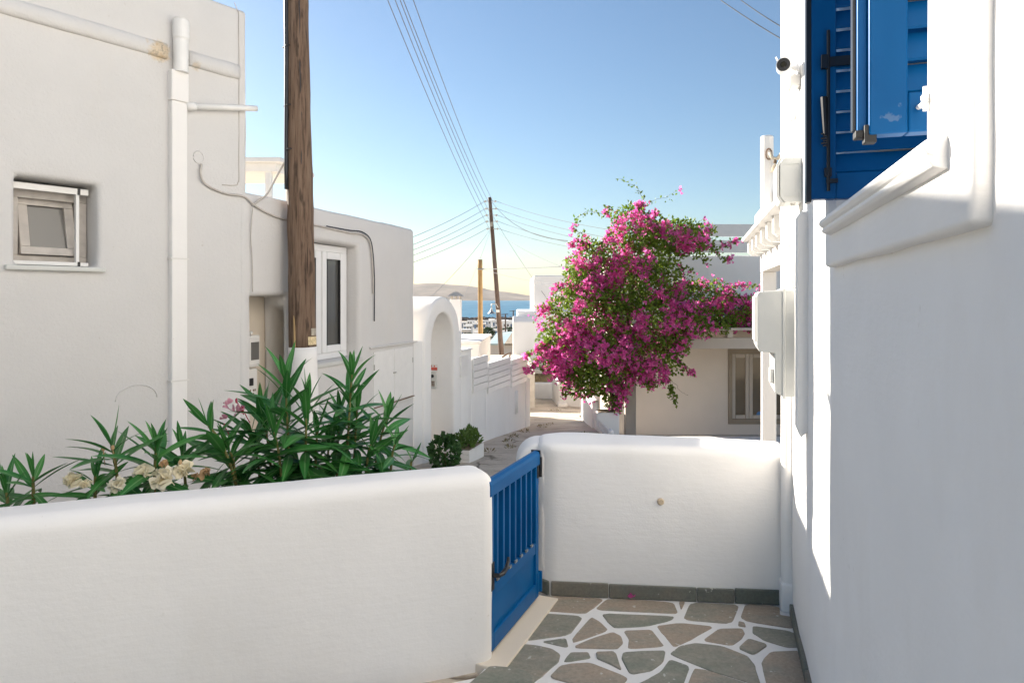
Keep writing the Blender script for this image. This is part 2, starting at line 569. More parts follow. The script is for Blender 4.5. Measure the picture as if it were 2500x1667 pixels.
def leaf_mat(name, c, c2, rough=0.4, rib=None, trans=0.25, c3=None):
    m, N, K, P = nodes(name)
    g = N.new('ShaderNodeNewGeometry')
    oi = N.new('ShaderNodeObjectInfo')
    n = N.new('ShaderNodeTexNoise'); n.inputs['Scale'].default_value = 9; n.inputs['Detail'].default_value = 3
    K.new(g.outputs['Position'], n.inputs['Vector'])
    ad = N.new('ShaderNodeMath'); ad.operation = 'MULTIPLY_ADD'
    K.new(g.outputs['Random Per Island'], ad.inputs[0]); ad.inputs[1].default_value = 0.5
    ad2 = N.new('ShaderNodeMath'); ad2.operation = 'MULTIPLY_ADD'
    K.new(oi.outputs['Random'], ad2.inputs[0]); ad2.inputs[1].default_value = 0.5
    ad3 = N.new('ShaderNodeMath'); ad3.operation = 'MULTIPLY_ADD'
    K.new(n.outputs['Fac'], ad3.inputs[0]); ad3.inputs[1].default_value = 0.3; ad3.inputs[2].default_value = -0.15
    K.new(ad3.outputs[0], ad2.inputs[2]); K.new(ad2.outputs[0], ad.inputs[2])
    r = ramp(N, [(0.1, c), (0.9, c2)] if c3 is None else [(0.05, c), (0.45, tuple((a + b) / 2 for a, b in zip(c, c2))), (0.82, c2), (0.97, c3)])
    K.new(ad.outputs[0], r.inputs[0])
    colr = r.outputs[0]
    if rib:
        uv = N.new('ShaderNodeTexCoord')
        sx = N.new('ShaderNodeSeparateXYZ'); K.new(uv.outputs['UV'], sx.inputs[0])
        d = N.new('ShaderNodeMath'); d.operation = 'SUBTRACT'; K.new(sx.outputs[0], d.inputs[0]); d.inputs[1].default_value = 0.5
        ab = N.new('ShaderNodeMath'); ab.operation = 'ABSOLUTE'; K.new(d.outputs[0], ab.inputs[0])
        rr = ramp(N, [(0.03, (0.75,) * 3), (0.09, (0, 0, 0))])
        K.new(ab.outputs[0], rr.inputs[0])
        colr = mix(N, K, rr.outputs[0], colr, rib)
    K.new(colr, P.inputs['Base Color'])
    P.inputs['Roughness'].default_value = rough
    if trans:
        t = N.new('ShaderNodeBsdfTranslucent')
        K.new(colr, t.inputs['Color'])
        s = N.new('ShaderNodeMixShader'); s.inputs[0].default_value = trans
        out = N['Material Output'] if 'Material Output' in N else N.get('Material Output')
        K.new(P.outputs[0], s.inputs[1]); K.new(t.outputs[0], s.inputs[2])
        K.new(s.outputs[0], out.inputs['Surface'])
    return m


M['oleander'] = leaf_mat('oleander_leaf', (0.010, 0.105, 0.022), (0.060, 0.235, 0.045), 0.42, (0.17, 0.34, 0.13), 0.2, (0.20, 0.27, 0.05))
M['stem'] = simple('oleander_stem', (0.16, 0.15, 0.045), 0.7, 0.35, 12)
M['twig'] = simple('woody_twig', (0.16, 0.105, 0.06), 0.85, 0.3, 20)
M['boug_leaf'] = leaf_mat('bougainvillea_leaf', (0.030, 0.125, 0.012), (0.19, 0.27, 0.03), 0.5, None, 0.45)
M['bract'] = leaf_mat('magenta_bract', (0.64, 0.022, 0.30), (0.96, 0.26, 0.60), 0.6, None, 0.6)
M['cream'] = leaf_mat('cream_petal', (0.82, 0.74, 0.52), (0.92, 0.88, 0.76), 0.6, None, 0.3)
M['wilt'] = simple('wilted_petal', (0.42, 0.27, 0.14), 0.8, 0.3, 30)
M['pinkpetal'] = leaf_mat('pink_petal', (0.62, 0.25, 0.34), (0.75, 0.42, 0.50), 0.6, None, 0.3)
M['pinkbud'] = simple('crimson_bud', (0.45, 0.04, 0.08), 0.6, 0.2)
M['geranium'] = leaf_mat('geranium_leaf', (0.02, 0.075, 0.012), (0.05, 0.13, 0.025), 0.55, None, 0.2)
M['succulent'] = leaf_mat('planter_leaf', (0.04, 0.11, 0.015), (0.12, 0.20, 0.03), 0.5, None, 0.25)
M['weed'] = leaf_mat('weed_leaf', (0.16, 0.13, 0.05), (0.32, 0.26, 0.12), 0.7, None, 0.2)
M['tree'] = leaf_mat('tree_leaf', (0.018, 0.045, 0.015), (0.05, 0.09, 0.03), 0.6, None, 0.2)


def glass_mat(name, c, rough=0.05):
    m, N, K, P = nodes(name)
    P.inputs['Base Color'].default_value = rgb(c)
    P.inputs['Roughness'].default_value = rough
    P.inputs['Specular IOR Level'].default_value = 0.6
    P.inputs['Coat Weight'].default_value = 0.4
    P.inputs['Coat Roughness'].default_value = 0.02
    return m


M['glass'] = glass_mat('dark_window_glass', (0.10, 0.10, 0.095))
M['frost'] = glass_mat('frosted_glass', (0.12, 0.115, 0.105), 0.3)
M['curtained'] = glass_mat('curtained_glass', (0.17, 0.135, 0.095), 0.08)
M['lens'] = glass_mat('lens_glass', (0.005, 0.005, 0.006), 0.08)


def sea_mat():
    m, N, K, P = nodes('sea_water')
    g = N.new('ShaderNodeNewGeometry')
    def nz(scale, det, rough=0.6, st=(1, 1, 1)):
        mp = N.new('ShaderNodeMapping'); mp.inputs['Scale'].default_value = st
        t = N.new('ShaderNodeTexNoise'); t.inputs['Scale'].default_value = scale; t.inputs['Detail'].default_value = det
        t.inputs['Roughness'].default_value = rough
        K.new(g.outputs['Position'], mp.inputs[0]); K.new(mp.outputs[0], t.inputs['Vector'])
        return t.outputs['Fac']
    r = ramp(N, [(0.35, (0.028, 0.125, 0.215)), (0.65, (0.060, 0.185, 0.275))])
    K.new(nz(0.02, 6, 0.6, (1, 0.25, 1)), r.inputs[0])
    wc = ramp(N, [(0.70, (0, 0, 0)), (0.745, (0.8,) * 3)])
    K.new(nz(0.16, 5, 0.62, (1, 0.12, 1)), wc.inputs[0])
    K.new(mix(N, K, wc.outputs[0], r.outputs[0], (0.75, 0.78, 0.80)), P.inputs['Base Color'])
    P.inputs['Roughness'].default_value = 0.5
    P.inputs['Specular IOR Level'].default_value = 0.3
    K.new(bump(N, K, nz(0.25, 6, 0.7, (1, 0.35, 1)), 1.2), P.inputs['Normal'])
    return m


M['sea'] = sea_mat()
M['hill'] = simple('dry_island_slope', (0.18, 0.14, 0.105), 0.95, 0.35, 0.004, 3.0, 0.02)
M['rock'] = simple('dark_breakwater_rock', (0.12, 0.095, 0.08), 0.95, 0.35, 0.6, 0.05, 2)
M['bluedoor'] = simple('blue_door_paint', (0.10, 0.17, 0.28), 0.6, 0.1)  # the doors' own blue on the far town houses

# ------------------------------------------------------------------ ground, sea, island
def sheet(name, xs, ys, zf, mat):
    vs = [(x, y, zf(x, y)) for y in ys for x in xs]
    n = len(xs)
    fs = [(j * n + i, j * n + i + 1, (j + 1) * n + i + 1, (j + 1) * n + i) for j in range(len(ys) - 1) for i in range(n - 1)]
    me = bpy.data.meshes.new(name)
    me.from_pydata(vs, [], fs)
    return link_mesh(me, name, mat, None, True)


def land_z(x, y):
    z = z_land(y)
    if y > 40:
        z += noise.noise(Vector((x * 0.01, y * 0.01, 0))) * 1.2 * min(1, (y - 40) / 100)
    return z


ys = [-60, -20, -5, 4.2, 8, 12, 16, 20, 25, 32, 40, 55, 75, 100, 130, 160, 200, 250, 300, 350, 400, 470, 550, 640, 720, 800, 850, 900]
xs = [-3000, -1500, -800, -500, -350, -250, -180, -130, -90, -60, -40, -25, -12, -4, 0, 4, 12, 25, 40, 60, 90, 130, 180, 250, 350, 500, 800, 1500, 3000]
tag(sheet('ground', xs, ys, land_z, M['land']), 'dry sloping ground running down to the harbour', kind='structure')
tag(sheet('sea', [-60000 + 6000 * i for i in range(21)], [700, 1200, 2000, 3500, 6000, 9000, 14000, 25000, 45000, 80000], lambda x, y: -25.0, M['sea']),
    'blue choppy sea between the town and the island', kind='structure')

prof = [(-3200, 60), (-2600, 120), (-2000, 150), (-1620, 176), (-1450, 182), (-1300, 190), (-1150, 196), (-1020, 200), (-880, 198), (-760, 186),
        (-600, 170), (-420, 150), (-250, 118), (-100, 92), (40, 70), (160, 52), (260, 40), (360, 36), (520, 33), (700, 30), (900, 22), (1200, 4), (1500, -20)]


def ridge(x):
    for (a, za), (b2, zb) in zip(prof, prof[1:]):
        if a <= x <= b2:
            t = (x - a) / (b2 - a); t = t * t * (3 - 2 * t)
            return za + (zb - za) * t
    return -40


def hill_z(x, y):
    t = (y - 7700) / 1000
    k = max(0, min(1, t)); k = k ** 0.8 if t < 1 else 1
    if t > 1: k = max(0, 1 - (t - 1) / 1.5)
    n = noise.fractal(Vector((x * 0.0022, y * 0.003, 3.3)), 1.0, 2.0, 5)
    return -30 + (ridge(x) + 22) * k + n * 16 * k


tag(sheet('island_hills', [-3200 + 50 * i for i in range(95)], [7650 + 60 * i for i in range(44)], hill_z, M['hill']),
    'low dry island across the water', kind='structure')

# street surface
def street_z(x, y):
    return zs_street(y) + 0.022 * noise.noise(Vector((x * 0.9, y * 0.9, 1))) + 0.012 * noise.noise(Vector((x * 2.6, y * 2.6, 5))) - (0.03 if y < 4.3 else 0)


def build_street():
    sy = [3.0 + 0.3 * i for i in range(80)]
    vs, fs, n = [], [], 41
    for y in sy:
        x0 = -3.9 + 0.303 * y if y > 5 else -6.5
        x0 = min(x0, 0.2)
        x1 = 6.0 if y < 10.5 else max(1.56, 6.0 - (y - 10.5) * 6)
        if y > 16: x1 = 1.56 + (y - 16) * 0.5
        vs += [(x0 + (x1 - x0) * i / (n - 1), y, street_z(x0 + (x1 - x0) * i / (n - 1), y)) for i in range(n)]
    fs = [(j * n + i, j * n + i + 1, (j + 1) * n + i + 1, (j + 1) * n + i) for j in range(len(sy) - 1) for i in range(n - 1)]
    me = bpy.data.meshes.new('street')
    me.from_pydata(vs, [], fs)
    return link_mesh(me, 'street', M['street'], None, True)


tag(build_street(), 'worn pale stone lane with cracks running downhill', kind='structure')

# ------------------------------------------------------------------ courtyard
def floor_pt(x, y, z=0.0):
    d = FPX * (EYE - z) / (y - 728)
    return ((x - 1250) / FPX * d, d)


def z8(x, y): return (1150 + x * 0.39353, 1050 + y * 0.39353)


court_poly = [(-4.2, 1.55), (-0.16, 3.06), (0.24, 3.95), (1.62, 3.86), (0.45, -2.0), (-4.2, -2.0)]
mb = MB()
mb.prism(court_poly, -0.12, 0.0)
floor = tag(mb.build('courtyard_floor', M['mortar'], smooth=False), 'courtyard of slate crazy paving with white painted joints', kind='structure')

STONES = [
    [(470, 1032), (820, 1047), (750, 1107), (700, 1137), (480, 1122), (455, 1097)],
    [(856, 1044), (1245, 1068), (1275, 1138), (1100, 1130), (778, 1115)],
    [(1288, 1066), (1328, 1068), (1305, 1113)],
    [(1367, 1070), (1660, 1084), (1610, 1200), (1320, 1175)],
    [(1708, 1084), (1910, 1098), (1915, 1150), (1990, 1160), (2000, 1230), (1720, 1185), (1682, 1165)],
    [(430, 1140), (690, 1158), (610, 1268), (335, 1305)],
    [(745, 1160), (800, 1192), (850, 1240), (640, 1317), (633, 1290)],
    [(820, 1140), (1250, 1158), (1235, 1180), (1090, 1215), (905, 1228), (860, 1195)],
    [(1155, 1215), (1300, 1197), (1500, 1220), (1380, 1290), (1260, 1345), (1200, 1270)],
    [(1660, 1187), (1700, 1195), (1703, 1222), (1658, 1215)],
    [(1540, 1232), (1680, 1232), (1697, 1262), (1672, 1300), (1620, 1335), (1440, 1305)],
    [(1750, 1215), (2000, 1252), (2030, 1347), (1950, 1345), (1830, 1308), (1757, 1265)],
    [(435, 1312), (590, 1292), (602, 1350)],
    [(652, 1338), (760, 1295), (880, 1258), (925, 1285), (938, 1320), (905, 1358), (660, 1350)],
    [(950, 1245), (1120, 1240), (1165, 1300), (1195, 1340), (975, 1355), (985, 1300)],
    [(300, 1330), (400, 1338), (500, 1360), (545, 1392), (535, 1440), (430, 1530), (380, 1565), (220, 1568), (190, 1480)],
    [(620, 1382), (725, 1380), (740, 1415), (580, 1440), (595, 1405)],
    [(780, 1380), (895, 1380), (932, 1490), (860, 1450), (785, 1420)],
    [(950, 1382), (1080, 1374), (1202, 1370), (1185, 1440), (1120, 1490), (990, 1512), (940, 1420)],
    [(1250, 1387), (1300, 1345), (1400, 1325), (1560, 1345), (1700, 1400), (1745, 1450), (1790, 1585), (1500, 1495), (1270, 1402)],
    [(1662, 1355), (1720, 1298), (1838, 1335), (1762, 1390), (1740, 1390)],
    [(1820, 1418), (1860, 1378), (2037, 1370), (2112, 1620), (1850, 1640), (1806, 1450)],
    [(560, 1470), (640, 1453), (740, 1450), (960, 1537), (925, 1580), (700, 1590), (495, 1532)],
    [(1230, 1425), (1352, 1470), (1290, 1620), (1150, 1680), (990, 1600), (1100, 1545), (1180, 1500)],
    [(1390, 1485), (1460, 1490), (1720, 1575), (1790, 1680), (1560, 1740), (1330, 1640)],
    [(400, 1600), (660, 1625), (640, 1760), (360, 1740)],
    [(730, 1625), (960, 1630), (1120, 1720), (1060, 1850), (700, 1800)],
    [(1180, 1720), (1310, 1680), (1530, 1780), (1500, 1900), (1120, 1880)],
    [(1600, 1785), (1830, 1710), (2140, 1690), (2190, 1850), (1620, 1920)],
]


def smooth_poly(pts, k=2, cut=0.16):
    for _ in range(k):
        q = []
        for i in range(len(pts)):
            a, b2 = Vector(pts[i]), Vector(pts[(i + 1) % len(pts)])
            q += [a.lerp(b2, cut), a.lerp(b2, 1 - cut)]
        pts = [tuple(v) for v in q]
    return pts


for st in STONES:
    pl = [floor_pt(*z8(x, y)) for x, y in st]
    cx_ = sum(p[0] for p in pl) / len(pl); cy_ = sum(p[1] for p in pl) / len(pl)
    pl = [(cx_ + (x - cx_) * 1.055, cy_ + (y - cy_) * 1.055) for x, y in pl]
    pl = smooth_poly(pl, 2, 0.12)
    pl = [(x + 0.004 * noise.noise(Vector((x * 22, y * 22, 0))), y + 0.004 * noise.noise(Vector((x * 22, y * 22, 7)))) for x, y in pl]
    MB().prism(pl, -0.03, 0.002 + R.uniform(0, 0.006)).build('paving_stone', M['slate'], floor, bevel=0.003, seg=1)

# the rest of the crazy paving, towards and behind the camera
cells = []
for i in range(12):
    for j in range(9):
        cells.append(Vector((-3.7 + i * 0.42 + R.uniform(-0.15, 0.15), 2.35 - j * 0.44 + R.uniform(-0.16, 0.16))))
edge_y = FPX * EYE / (1050 + 1920 * 0.39353 - 728) - 0.02


def clip(poly, p, n):
    out = []
    for i in range(len(poly)):
        a, b2 = poly[i], poly[(i + 1) % len(poly)]
        da, db = (a - p).dot(n), (b2 - p).dot(n)
        if da <= 0: out.append(a)
        if (da < 0) != (db < 0) and abs(da - db) > 1e-9: out.append(a + (b2 - a) * (da / (da - db)))
    return out


for c in cells:
    poly = [c + Vector(q) for q in ((-0.5, -0.5), (0.5, -0.5), (0.5, 0.5), (-0.5, 0.5))]
    for o in cells:
        if o is not c and (o - c).length < 1.2:
            n = (o - c).normalized()
            poly = clip(poly, (o + c) / 2 - n * 0.018, n)
            if len(poly) < 3: break
    if len(poly) < 3: continue
    n = Vector((0.957, -0.29)); poly = clip(poly, Vector((0.396, 0)) - n * 0.05, n)
    if len(poly) < 3: continue
    n = Vector((-0.35, 0.937)); poly = clip(poly, Vector((-0.10, 3.19)) - n * 0.08, n)
    if len(poly) < 3: continue
    if c.x > -0.75: poly = clip(poly, Vector((0, min(2.25, edge_y))), Vector((0, 1)))
    if len(poly) < 3: continue
    a = 0.5 * abs(sum(poly[i].x * poly[(i + 1) % len(poly)].y - poly[(i + 1) % len(poly)].x * poly[i].y for i in range(len(poly))))
    if a < 0.01: continue
    MB().prism(smooth_poly([tuple(v) for v in poly], 2, 0.15), -0.03, 0.002 + R.uniform(0, 0.006)).build('paving_stone', M['slate'], floor, bevel=0.003, seg=1)

# threshold strip under the gate
G0 = Vector((0.131, 3.83)); G1 = Vector((-0.122, 3.20))          # hinge end and latch end of the gate, plan
gdir = (G1 - G0).normalized(); gn = Vector((-gdir.y, gdir.x))
if gn.x < 0: gn = -gn                                             # towards the courtyard
MB().prism([tuple(G0 + gn * 0.115 - gdir * 0.06), tuple(G1 + gn * 0.115 + gdir * 0.06), tuple(G1 - gn * 0.03 + gdir * 0.06), tuple(G0 - gn * 0.03 - gdir * 0.06)], -0.05, 0.014).build(
    'threshold', M['niche'], floor, bevel=0.004, label='smooth pale plaster strip under the blue gate')

# left courtyard wall
wd = Vector((0.937, 0.350)); wnm = Vector((-0.350, 0.937))
A = Vector((-0.072, 3.190))
pl = [A - wd * 4.2, A, A + wnm * 0.24 - wd * 0.02, A + wnm * 0.26 - wd * 4.2]
lw = MB().prism([tuple(p) for p in pl], -0.14, 0.885).build('courtyard_wall', M['wallpaint'], bevel=0.066, seg=6, smooth=True, cell=0.11, rough=0.004, freq=2)
tag(lw, 'long low white plastered wall in front of the oleanders', 'wall')

# far courtyard wall with splayed, rounded end by the gate
pl = [(0.215, 3.915), (1.56, 3.785), (1.60, 4.05), (0.30, 4.33), (0.155, 4.25), (0.145, 3.985)]
fw = MB().prism(pl, -0.14, 0.862).build('courtyard_wall', M['wallpaint'], bevel=0.055, seg=6, smooth=True, cell=0.09, rough=0.0045, freq=3)
tag(fw, 'low white wall with slate skirting beside the blue gate', 'wall')
arc = [(0.165 - 0.14 * math.cos(math.pi / 2 * i / 8), 0.700 + 0.14 * math.sin(math.pi / 2 * i / 8)) for i in range(9)]
MB().prism([(0.25, -0.14), (0.025, -0.14)] + arc + [(0.25, 0.842)], 4.03, 4.31, lambda x, z, y: Vector((x, y, z))).build('wall_end', M['wallpaint'], fw, bevel=0.03, seg=4, smooth=True, cell=0.09, rough=0.003)
kn = at(1612, 1223, 3.86)
k = MB().tube([kn + Vector((0, 0.05, 0)), kn + Vector((0, -0.012, 0))], 0.020, 20)
k.tube([kn + Vector((0, -0.012, 0)), kn + Vector((0, -0.020, 0))], [0.020, 0.014], 20)
k.build('pipe_stub', M['tan'], fw, smooth=False, label='small round tan plug set in the wall face')

# slate skirting pieces
def skirting(a, b2, z1, off, parent, t=0.016):
    a, b2 = Vector(a), Vector(b2)
    u = (b2 - a).normalized(); n = Vector((u.y, -u.x)) * off
    q = [a, b2, b2 + n * t, a + n * t]
    return MB().prism([tuple(v) for v in q], 0.004, z1).build('skirting_stone', M['skirt'], parent, bevel=0.003, seg=1)


fa, fb = Vector((0.222, 3.912)), Vector((1.505, 3.788))
cuts = [0.0, 0.255, 0.635, 0.795, 1.0]
for c0, c1 in zip(cuts, cuts[1:]):
    skirting(fa.lerp(fb, c0 + 0.002), fa.lerp(fb, c1 - 0.002), 0.082 + R.uniform(-0.003, 0.003), 1, fw)
skirting((0.148, 3.978), (0.214, 3.914), 0.082, 1, fw)

# rounded slate step slab in the left foreground
sl = [floor_pt(*z8(x, y), z=0.10) for x, y in ((-20, 1568), (110, 1458), (150, 1455), (280, 1467), (345, 1490), (392, 1522), (396, 1600), (330, 1720), (-120, 1720))]
slab = MB().prism(sl, 0.05, 0.10).build('step_slab', M['slate'], bevel=0.008, seg=2)
MB().prism([(x * 0.97 - 0.02, y - 0.03) for x, y in sl], -0.01, 0.052).build('riser', M['mortar'], slab)
tag(slab, 'slate step slab at the foot of the low left wall', 'step')
pt = Vector(floor_pt(1540, 1463)).to_3d()
m = MB()
for a in (0.3, 2.4, 4.5):
    u = Vector((math.cos(a), math.sin(a), 0)); s2 = Vector((-u.y, u.x, 0))
    c = pt + Vector((0, 0, 0.006))
    m.add([c, c + u * 0.018 + s2 * 0.018 + Vector((0, 0, 0.022)), c + u * 0.030 + Vector((0, 0, 0.046)), c + u * 0.018 - s2 * 0.018 + Vector((0, 0, 0.018))], [(0, 1, 2), (0, 2, 3)])
tag(m.build('fallen_blossom', M['bract']), 'single fallen magenta blossom on the paving below the far low wall', 'flower')

# ------------------------------------------------------------------ blue gate
def G(t, o, z):                                                    # t metres from the hinge, o towards the courtyard
    p = G0 + gdir * t + gn * o
    return Vector((p.x, p.y, z))


GW = (G1 - G0).length
gt = thing('garden_gate', 'blue metal gate with vertical bars between two low white walls', 'gate', G(GW / 2, 0, 0.0))
ZB, ZT = 0.035, 0.845
B = M['blue']
MB().box((0.0, -0.02, ZB), (0.045, 0.02, ZT - 0.03), G).build('stile', B, gt, bevel=0.003)
MB().box((GW - 0.05, -0.02, ZB), (GW, 0.02, ZT - 0.03), G).build('stile', B, gt, bevel=0.003)
tr = [(-0.026, ZT - 0.075), (0.026, ZT - 0.075), (0.026, ZT - 0.022), (0.020, ZT - 0.006), (0.006, ZT), (-0.006, ZT), (-0.020, ZT - 0.006), (-0.026, ZT - 0.022)]
top = MB().prism(tr, -0.006, GW, lambda o, z, t: G(t, o, z)).build('top_rail', B, gt, bevel=0.002)
MB().box((-0.014, -0.027, ZT - 0.078), (-0.004, 0.027, ZT + 0.003), G).build('end_cap', M['black'], top)
MB().box((0.045, -0.018, 0.285), (GW - 0.05, 0.018, 0.345), G).build('middle_rail', B, gt, bevel=0.003)
MB().box((0.045, -0.020, ZB), (GW - 0.05, 0.020, 0.115), G).build('bottom_rail', B, gt, bevel=0.003)
MB().box((0.045, -0.008, 0.115), (GW - 0.05, 0.006, 0.285), G).build('kick_panel', B, gt)
nb = 7
for i in range(nb):
    t = 0.105 + (GW - 0.21) * i / (nb - 1)
    b2 = MB().box((t - 0.011, -0.016, 0.345), (t + 0.011, 0.016, ZT - 0.07), G).build('bar', B, gt, bevel=0.002, seg=1)
    MB().box((t - 0.014, 0.012, 0.344), (t + 0.014, 0.021, 0.358), G).build('weld', M['metal'], b2)
for z in (0.70, 0.06):
    h = MB()
    h.tube([G(-0.012, 0.026, z), G(-0.012, 0.026, z + 0.11)], 0.010, 10)
    h.box((-0.02, 0.0, z), (0.03, 0.024, z + 0.11), G)
    h.build('hinge', M['black'] if z > 0.5 else M['blue'], gt)
h = MB()
tz = 0.395
hp = [G(GW - 0.03, 0.02, tz), G(GW - 0.03, 0.055, tz + 0.003), G(GW - 0.06, 0.062, tz + 0.004), G(GW - 0.10, 0.062, tz + 0.012), G(GW - 0.13, 0.060, tz + 0.035), G(GW - 0.137, 0.058, tz + 0.055)]
h.tube(hp, [0.011, 0.011, 0.012, 0.011, 0.008, 0.006], 10)
h.box((GW - 0.045, 0.018, tz - 0.07), (GW - 0.012, 0.024, tz + 0.06), G)
h.build('handle', M['black'], gt, smooth=False)

# ------------------------------------------------------------------ right house
house = thing('white_house', 'white plastered house with blue window shutters filling the right side', 'house', W(2, -1.5, 0))
WIN = (1.20, 2.30, 1.950, 3.45)
finish(wall_bm(W, -2.2, 3.74, -0.15, 6.0, 0, -0.46, [WIN]), 'wall', M['white'], house, 0.025, 3, True, 0.2, 0.005, 2.2)
MB().box((-2.18, -5.0, -0.15), (3.72, -0.45, 5.93), lambda d, o, z: W(d, o, z)).build('house_body', M['white'], house, bevel=0.02)
# window surround: a raised plaster band with softened edges
finish(wall_bm(W, 0.985, 2.335, 1.806, 3.75, 0.030, -0.02, [(WIN[0] - 0.005, WIN[1] + 0.012, WIN[2] - 0.01, WIN[3])]), 'window_surround', M['white'], house, 0.016, 4, True, 0.2, 0.003, 3)
# sill: rounded lip with a groove and a lower step
sp = [(-0.02, 1.956), (0.036, 1.958), (0.052, 1.962), (0.058, 1.969), (0.057, 1.976), (0.053, 1.979), (0.060, 1.983), (0.067, 1.992), (0.064, 2.004), (0.050, 2.011), (-0.40, 2.018), (-0.40, 1.956)]
sp2 = [(a, z - 0.052 if z < 2.0 else z - 0.052) for a, z in sp]
MB().prism(sp2, 1.075, 2.215, lambda o, z, d: W(d, o, z)).build('sill', M['white'], house, bevel=0.004, seg=2, smooth=False)
# corner downpipe-like round pier and its stub base
m = MB()
m.tube([W(3.73, 0.012, -0.05), W(3.73, 0.012, 6.0)], 0.042, 20)
cp = m.build('corner_pier', M['white'], house, smooth=True, cell=0.18, rough=0.002, freq=5)
MB().box((3.685, -0.06, 0.0), (3.80, 0.058, 0.155), lambda d, o, z: W(d, o, z)).build('pier_base', M['white'], cp, bevel=0.012, seg=2, smooth=True, cell=0.04, rough=0.006, freq=14)
# shallow trunking covering the supply pipes
tp = [(-0.02, 1.13), (0.030, 1.08), (0.046, 1.12), (0.046, 2.06), (0.030, 2.085), (-0.02, 2.085)]
MB().prism(tp, 3.02, 3.12, lambda o, z, d: W(d, o, z)).build('pipe_trunking', M['white'], house, bevel=0.006, seg=2, smooth=False)
# slate skirting along the wall foot
for d0, d1 in ((3.66, 3.02), (3.015, 2.35), (2.345, 1.6), (1.595, 0.8), (0.795, -0.2)):
    MB().box((min(d0, d1), -0.01, 0.004), (max(d0, d1), 0.016, 0.062), W).build('skirting_stone', M['skirt'], house, bevel=0.003, seg=1)
# glazing set deep in the opening
wf = MB()
for a, b2, c0, c1 in ((1.21, 2.29, 1.98, 2.04), (1.21, 2.29, 3.37, 3.44), (1.21, 1.27, 2.04, 3.37), (2.23, 2.29, 2.04, 3.37), (1.72, 1.78, 2.04, 3.37)):
    wf.box((a, -0.44, c0), (b2, -0.405, c1), W)
win = wf.build('window', M['blue'], house, bevel=0.003, seg=1)
for a, b2 in ((1.27, 1.72), (1.78, 2.23)):
    MB().box((a, -0.43, 2.04), (b2, -0.418, 3.37), W).build('pane', M['glass'], win)


def leaf_shutter(d0, o_free, o_in, z0, z1, chips, bolt):
    """an open leaf standing square to the wall; d0 its camera-side face, free edge out in the courtyard"""
    mat = paint_blue('blue_shutter_paint', chips) if chips else M['blue']
    t = 0.042
    sh = MB()
    sw = 0.075
    def S(o, q, z): return W(d0 + q, o, z)
    sh.box((o_free - sw, 0, z0), (o_free, t, z1), S)
    sh.box((o_in, 0, z0), (o_in + sw, t, z1), S)
    sh.box((o_in + sw, 0, z0), (o_free - sw, t, z0 + 0.085), S)
    sh.box((o_in + sw, 0, z1 - 0.085), (o_free - sw, t, z1), S)
    fr = sh.build('shutter', mat, house, bevel=0.004, seg=2)
    z = z0 + 0.085
    while z < z1 - 0.15:
        q = [(0.003, z + 0.004), (0.008, z), (0.034, z + 0.060), (0.034, z + 0.066), (0.028, z + 0.066)]
        MB().prism(q, o_in + sw - 0.004, o_free - sw + 0.004, lambda a, c, o: S(o, a, c)).build('louvre', mat, fr)
        z += 0.068
    return fr, S


of1 = w_out(1977, 2.29)
sh1, S1 = leaf_shutter(2.245, of1, -0.37, 2.028, 3.42, (), True)
hw = MB()
hw.tube([S1(of1 - 0.050, -0.010, 2.052), S1(of1 - 0.050, -0.010, 2.58)], 0.0055, 8)
hw.box((of1 - 0.060, -0.014, 2.10), (of1 - 0.038, -0.002, 2.128), S1)
hw.box((of1 - 0.078, -0.014, 2.078), (of1 - 0.044, -0.002, 2.092), S1)
hw.tube([S1(of1 - 0.040, -0.016, 2.235), S1(of1 - 0.035, -0.016, 2.36)], [0.007, 0.011], 8)
for i in range(6): hw.tube([S1(of1 - 0.033 + 0.006 * (i % 2), -0.016, 2.20 + i * 0.008), S1(of1 - 0.045, -0.016, 2.202 + i * 0.008)], 0.003, 6)
hw.box((of1 - 0.125, -0.012, 2.462), (of1 - 0.03, -0.001, 2.492), S1)
hw.box((of1 - 0.046, -0.02, 2.455), (of1 - 0.028, -0.001, 2.499), S1)
hw.build('bolt', M['black'], sh1)
MB().box((of1, 0.004, 2.020), (of1 + 0.016, 0.05, 3.42), S1).build('edge_seal', M['black'], sh1)
of2 = w_out(2122, 1.45)
ch = [(tuple(at(2172, 285, 1.46)), 0.018), (tuple(at(2195, 265, 1.46)), 0.012)]
sh2, S2 = leaf_shutter(1.45, of2, -0.37, 2.052, 3.42, ch, False)
MB().box((of2, 0.016, 2.062), (of2 + 0.020, 0.05, 3.42), S2).build('rebate', M['blue'], sh2, bevel=0.003)
MB().box((of2 + 0.020, 0.030, 2.070), (of2 + 0.027, 0.052, 3.42), S2).build('edge_seal', M['black'], sh2)
MB().box((of2 - 0.016, 0.004, 2.036), (of2 + 0.008, 0.03, 2.075), S2).box((of2 + 0.002, 0.012, 2.05), (of2 + 0.024, 0.045, 2.066), S2).build('corner_shoe', M['seal'], sh2, bevel=0.002)
# tie-back hook by the near jamb
p0 = at(2243, 258, 1.44); p1 = W(1.175, 0.036, 2.045)
MB().blob(at(2241, 272, 1.452), 0.012, 0.004, 0.022, 0.5, 3).build('hook_plate', M['rawstuff'], house, smooth=True)
hk = MB()
hk.tube([at(2243, 262, 1.446), at(2243, 262, 1.425), at(2250, 258, 1.41), at(2262, 255, 1.28), p1 + Vector((0.0, 0, 0.0))], 0.0055, 8)
hk.blob(p1, 0.007, 0.007, 0.010, 0.5, 5)
hk.tube([p1 + Vector((0, 0, -0.02)), p1 + Vector((0, 0, 0.022))], 0.004, 8)
hk.blob(at(2254, 257, 1.38), 0.007, 0.008, 0.006, 0.5, 9)
hk.build('tie_back_hook', M['trim'], house, smooth=True)

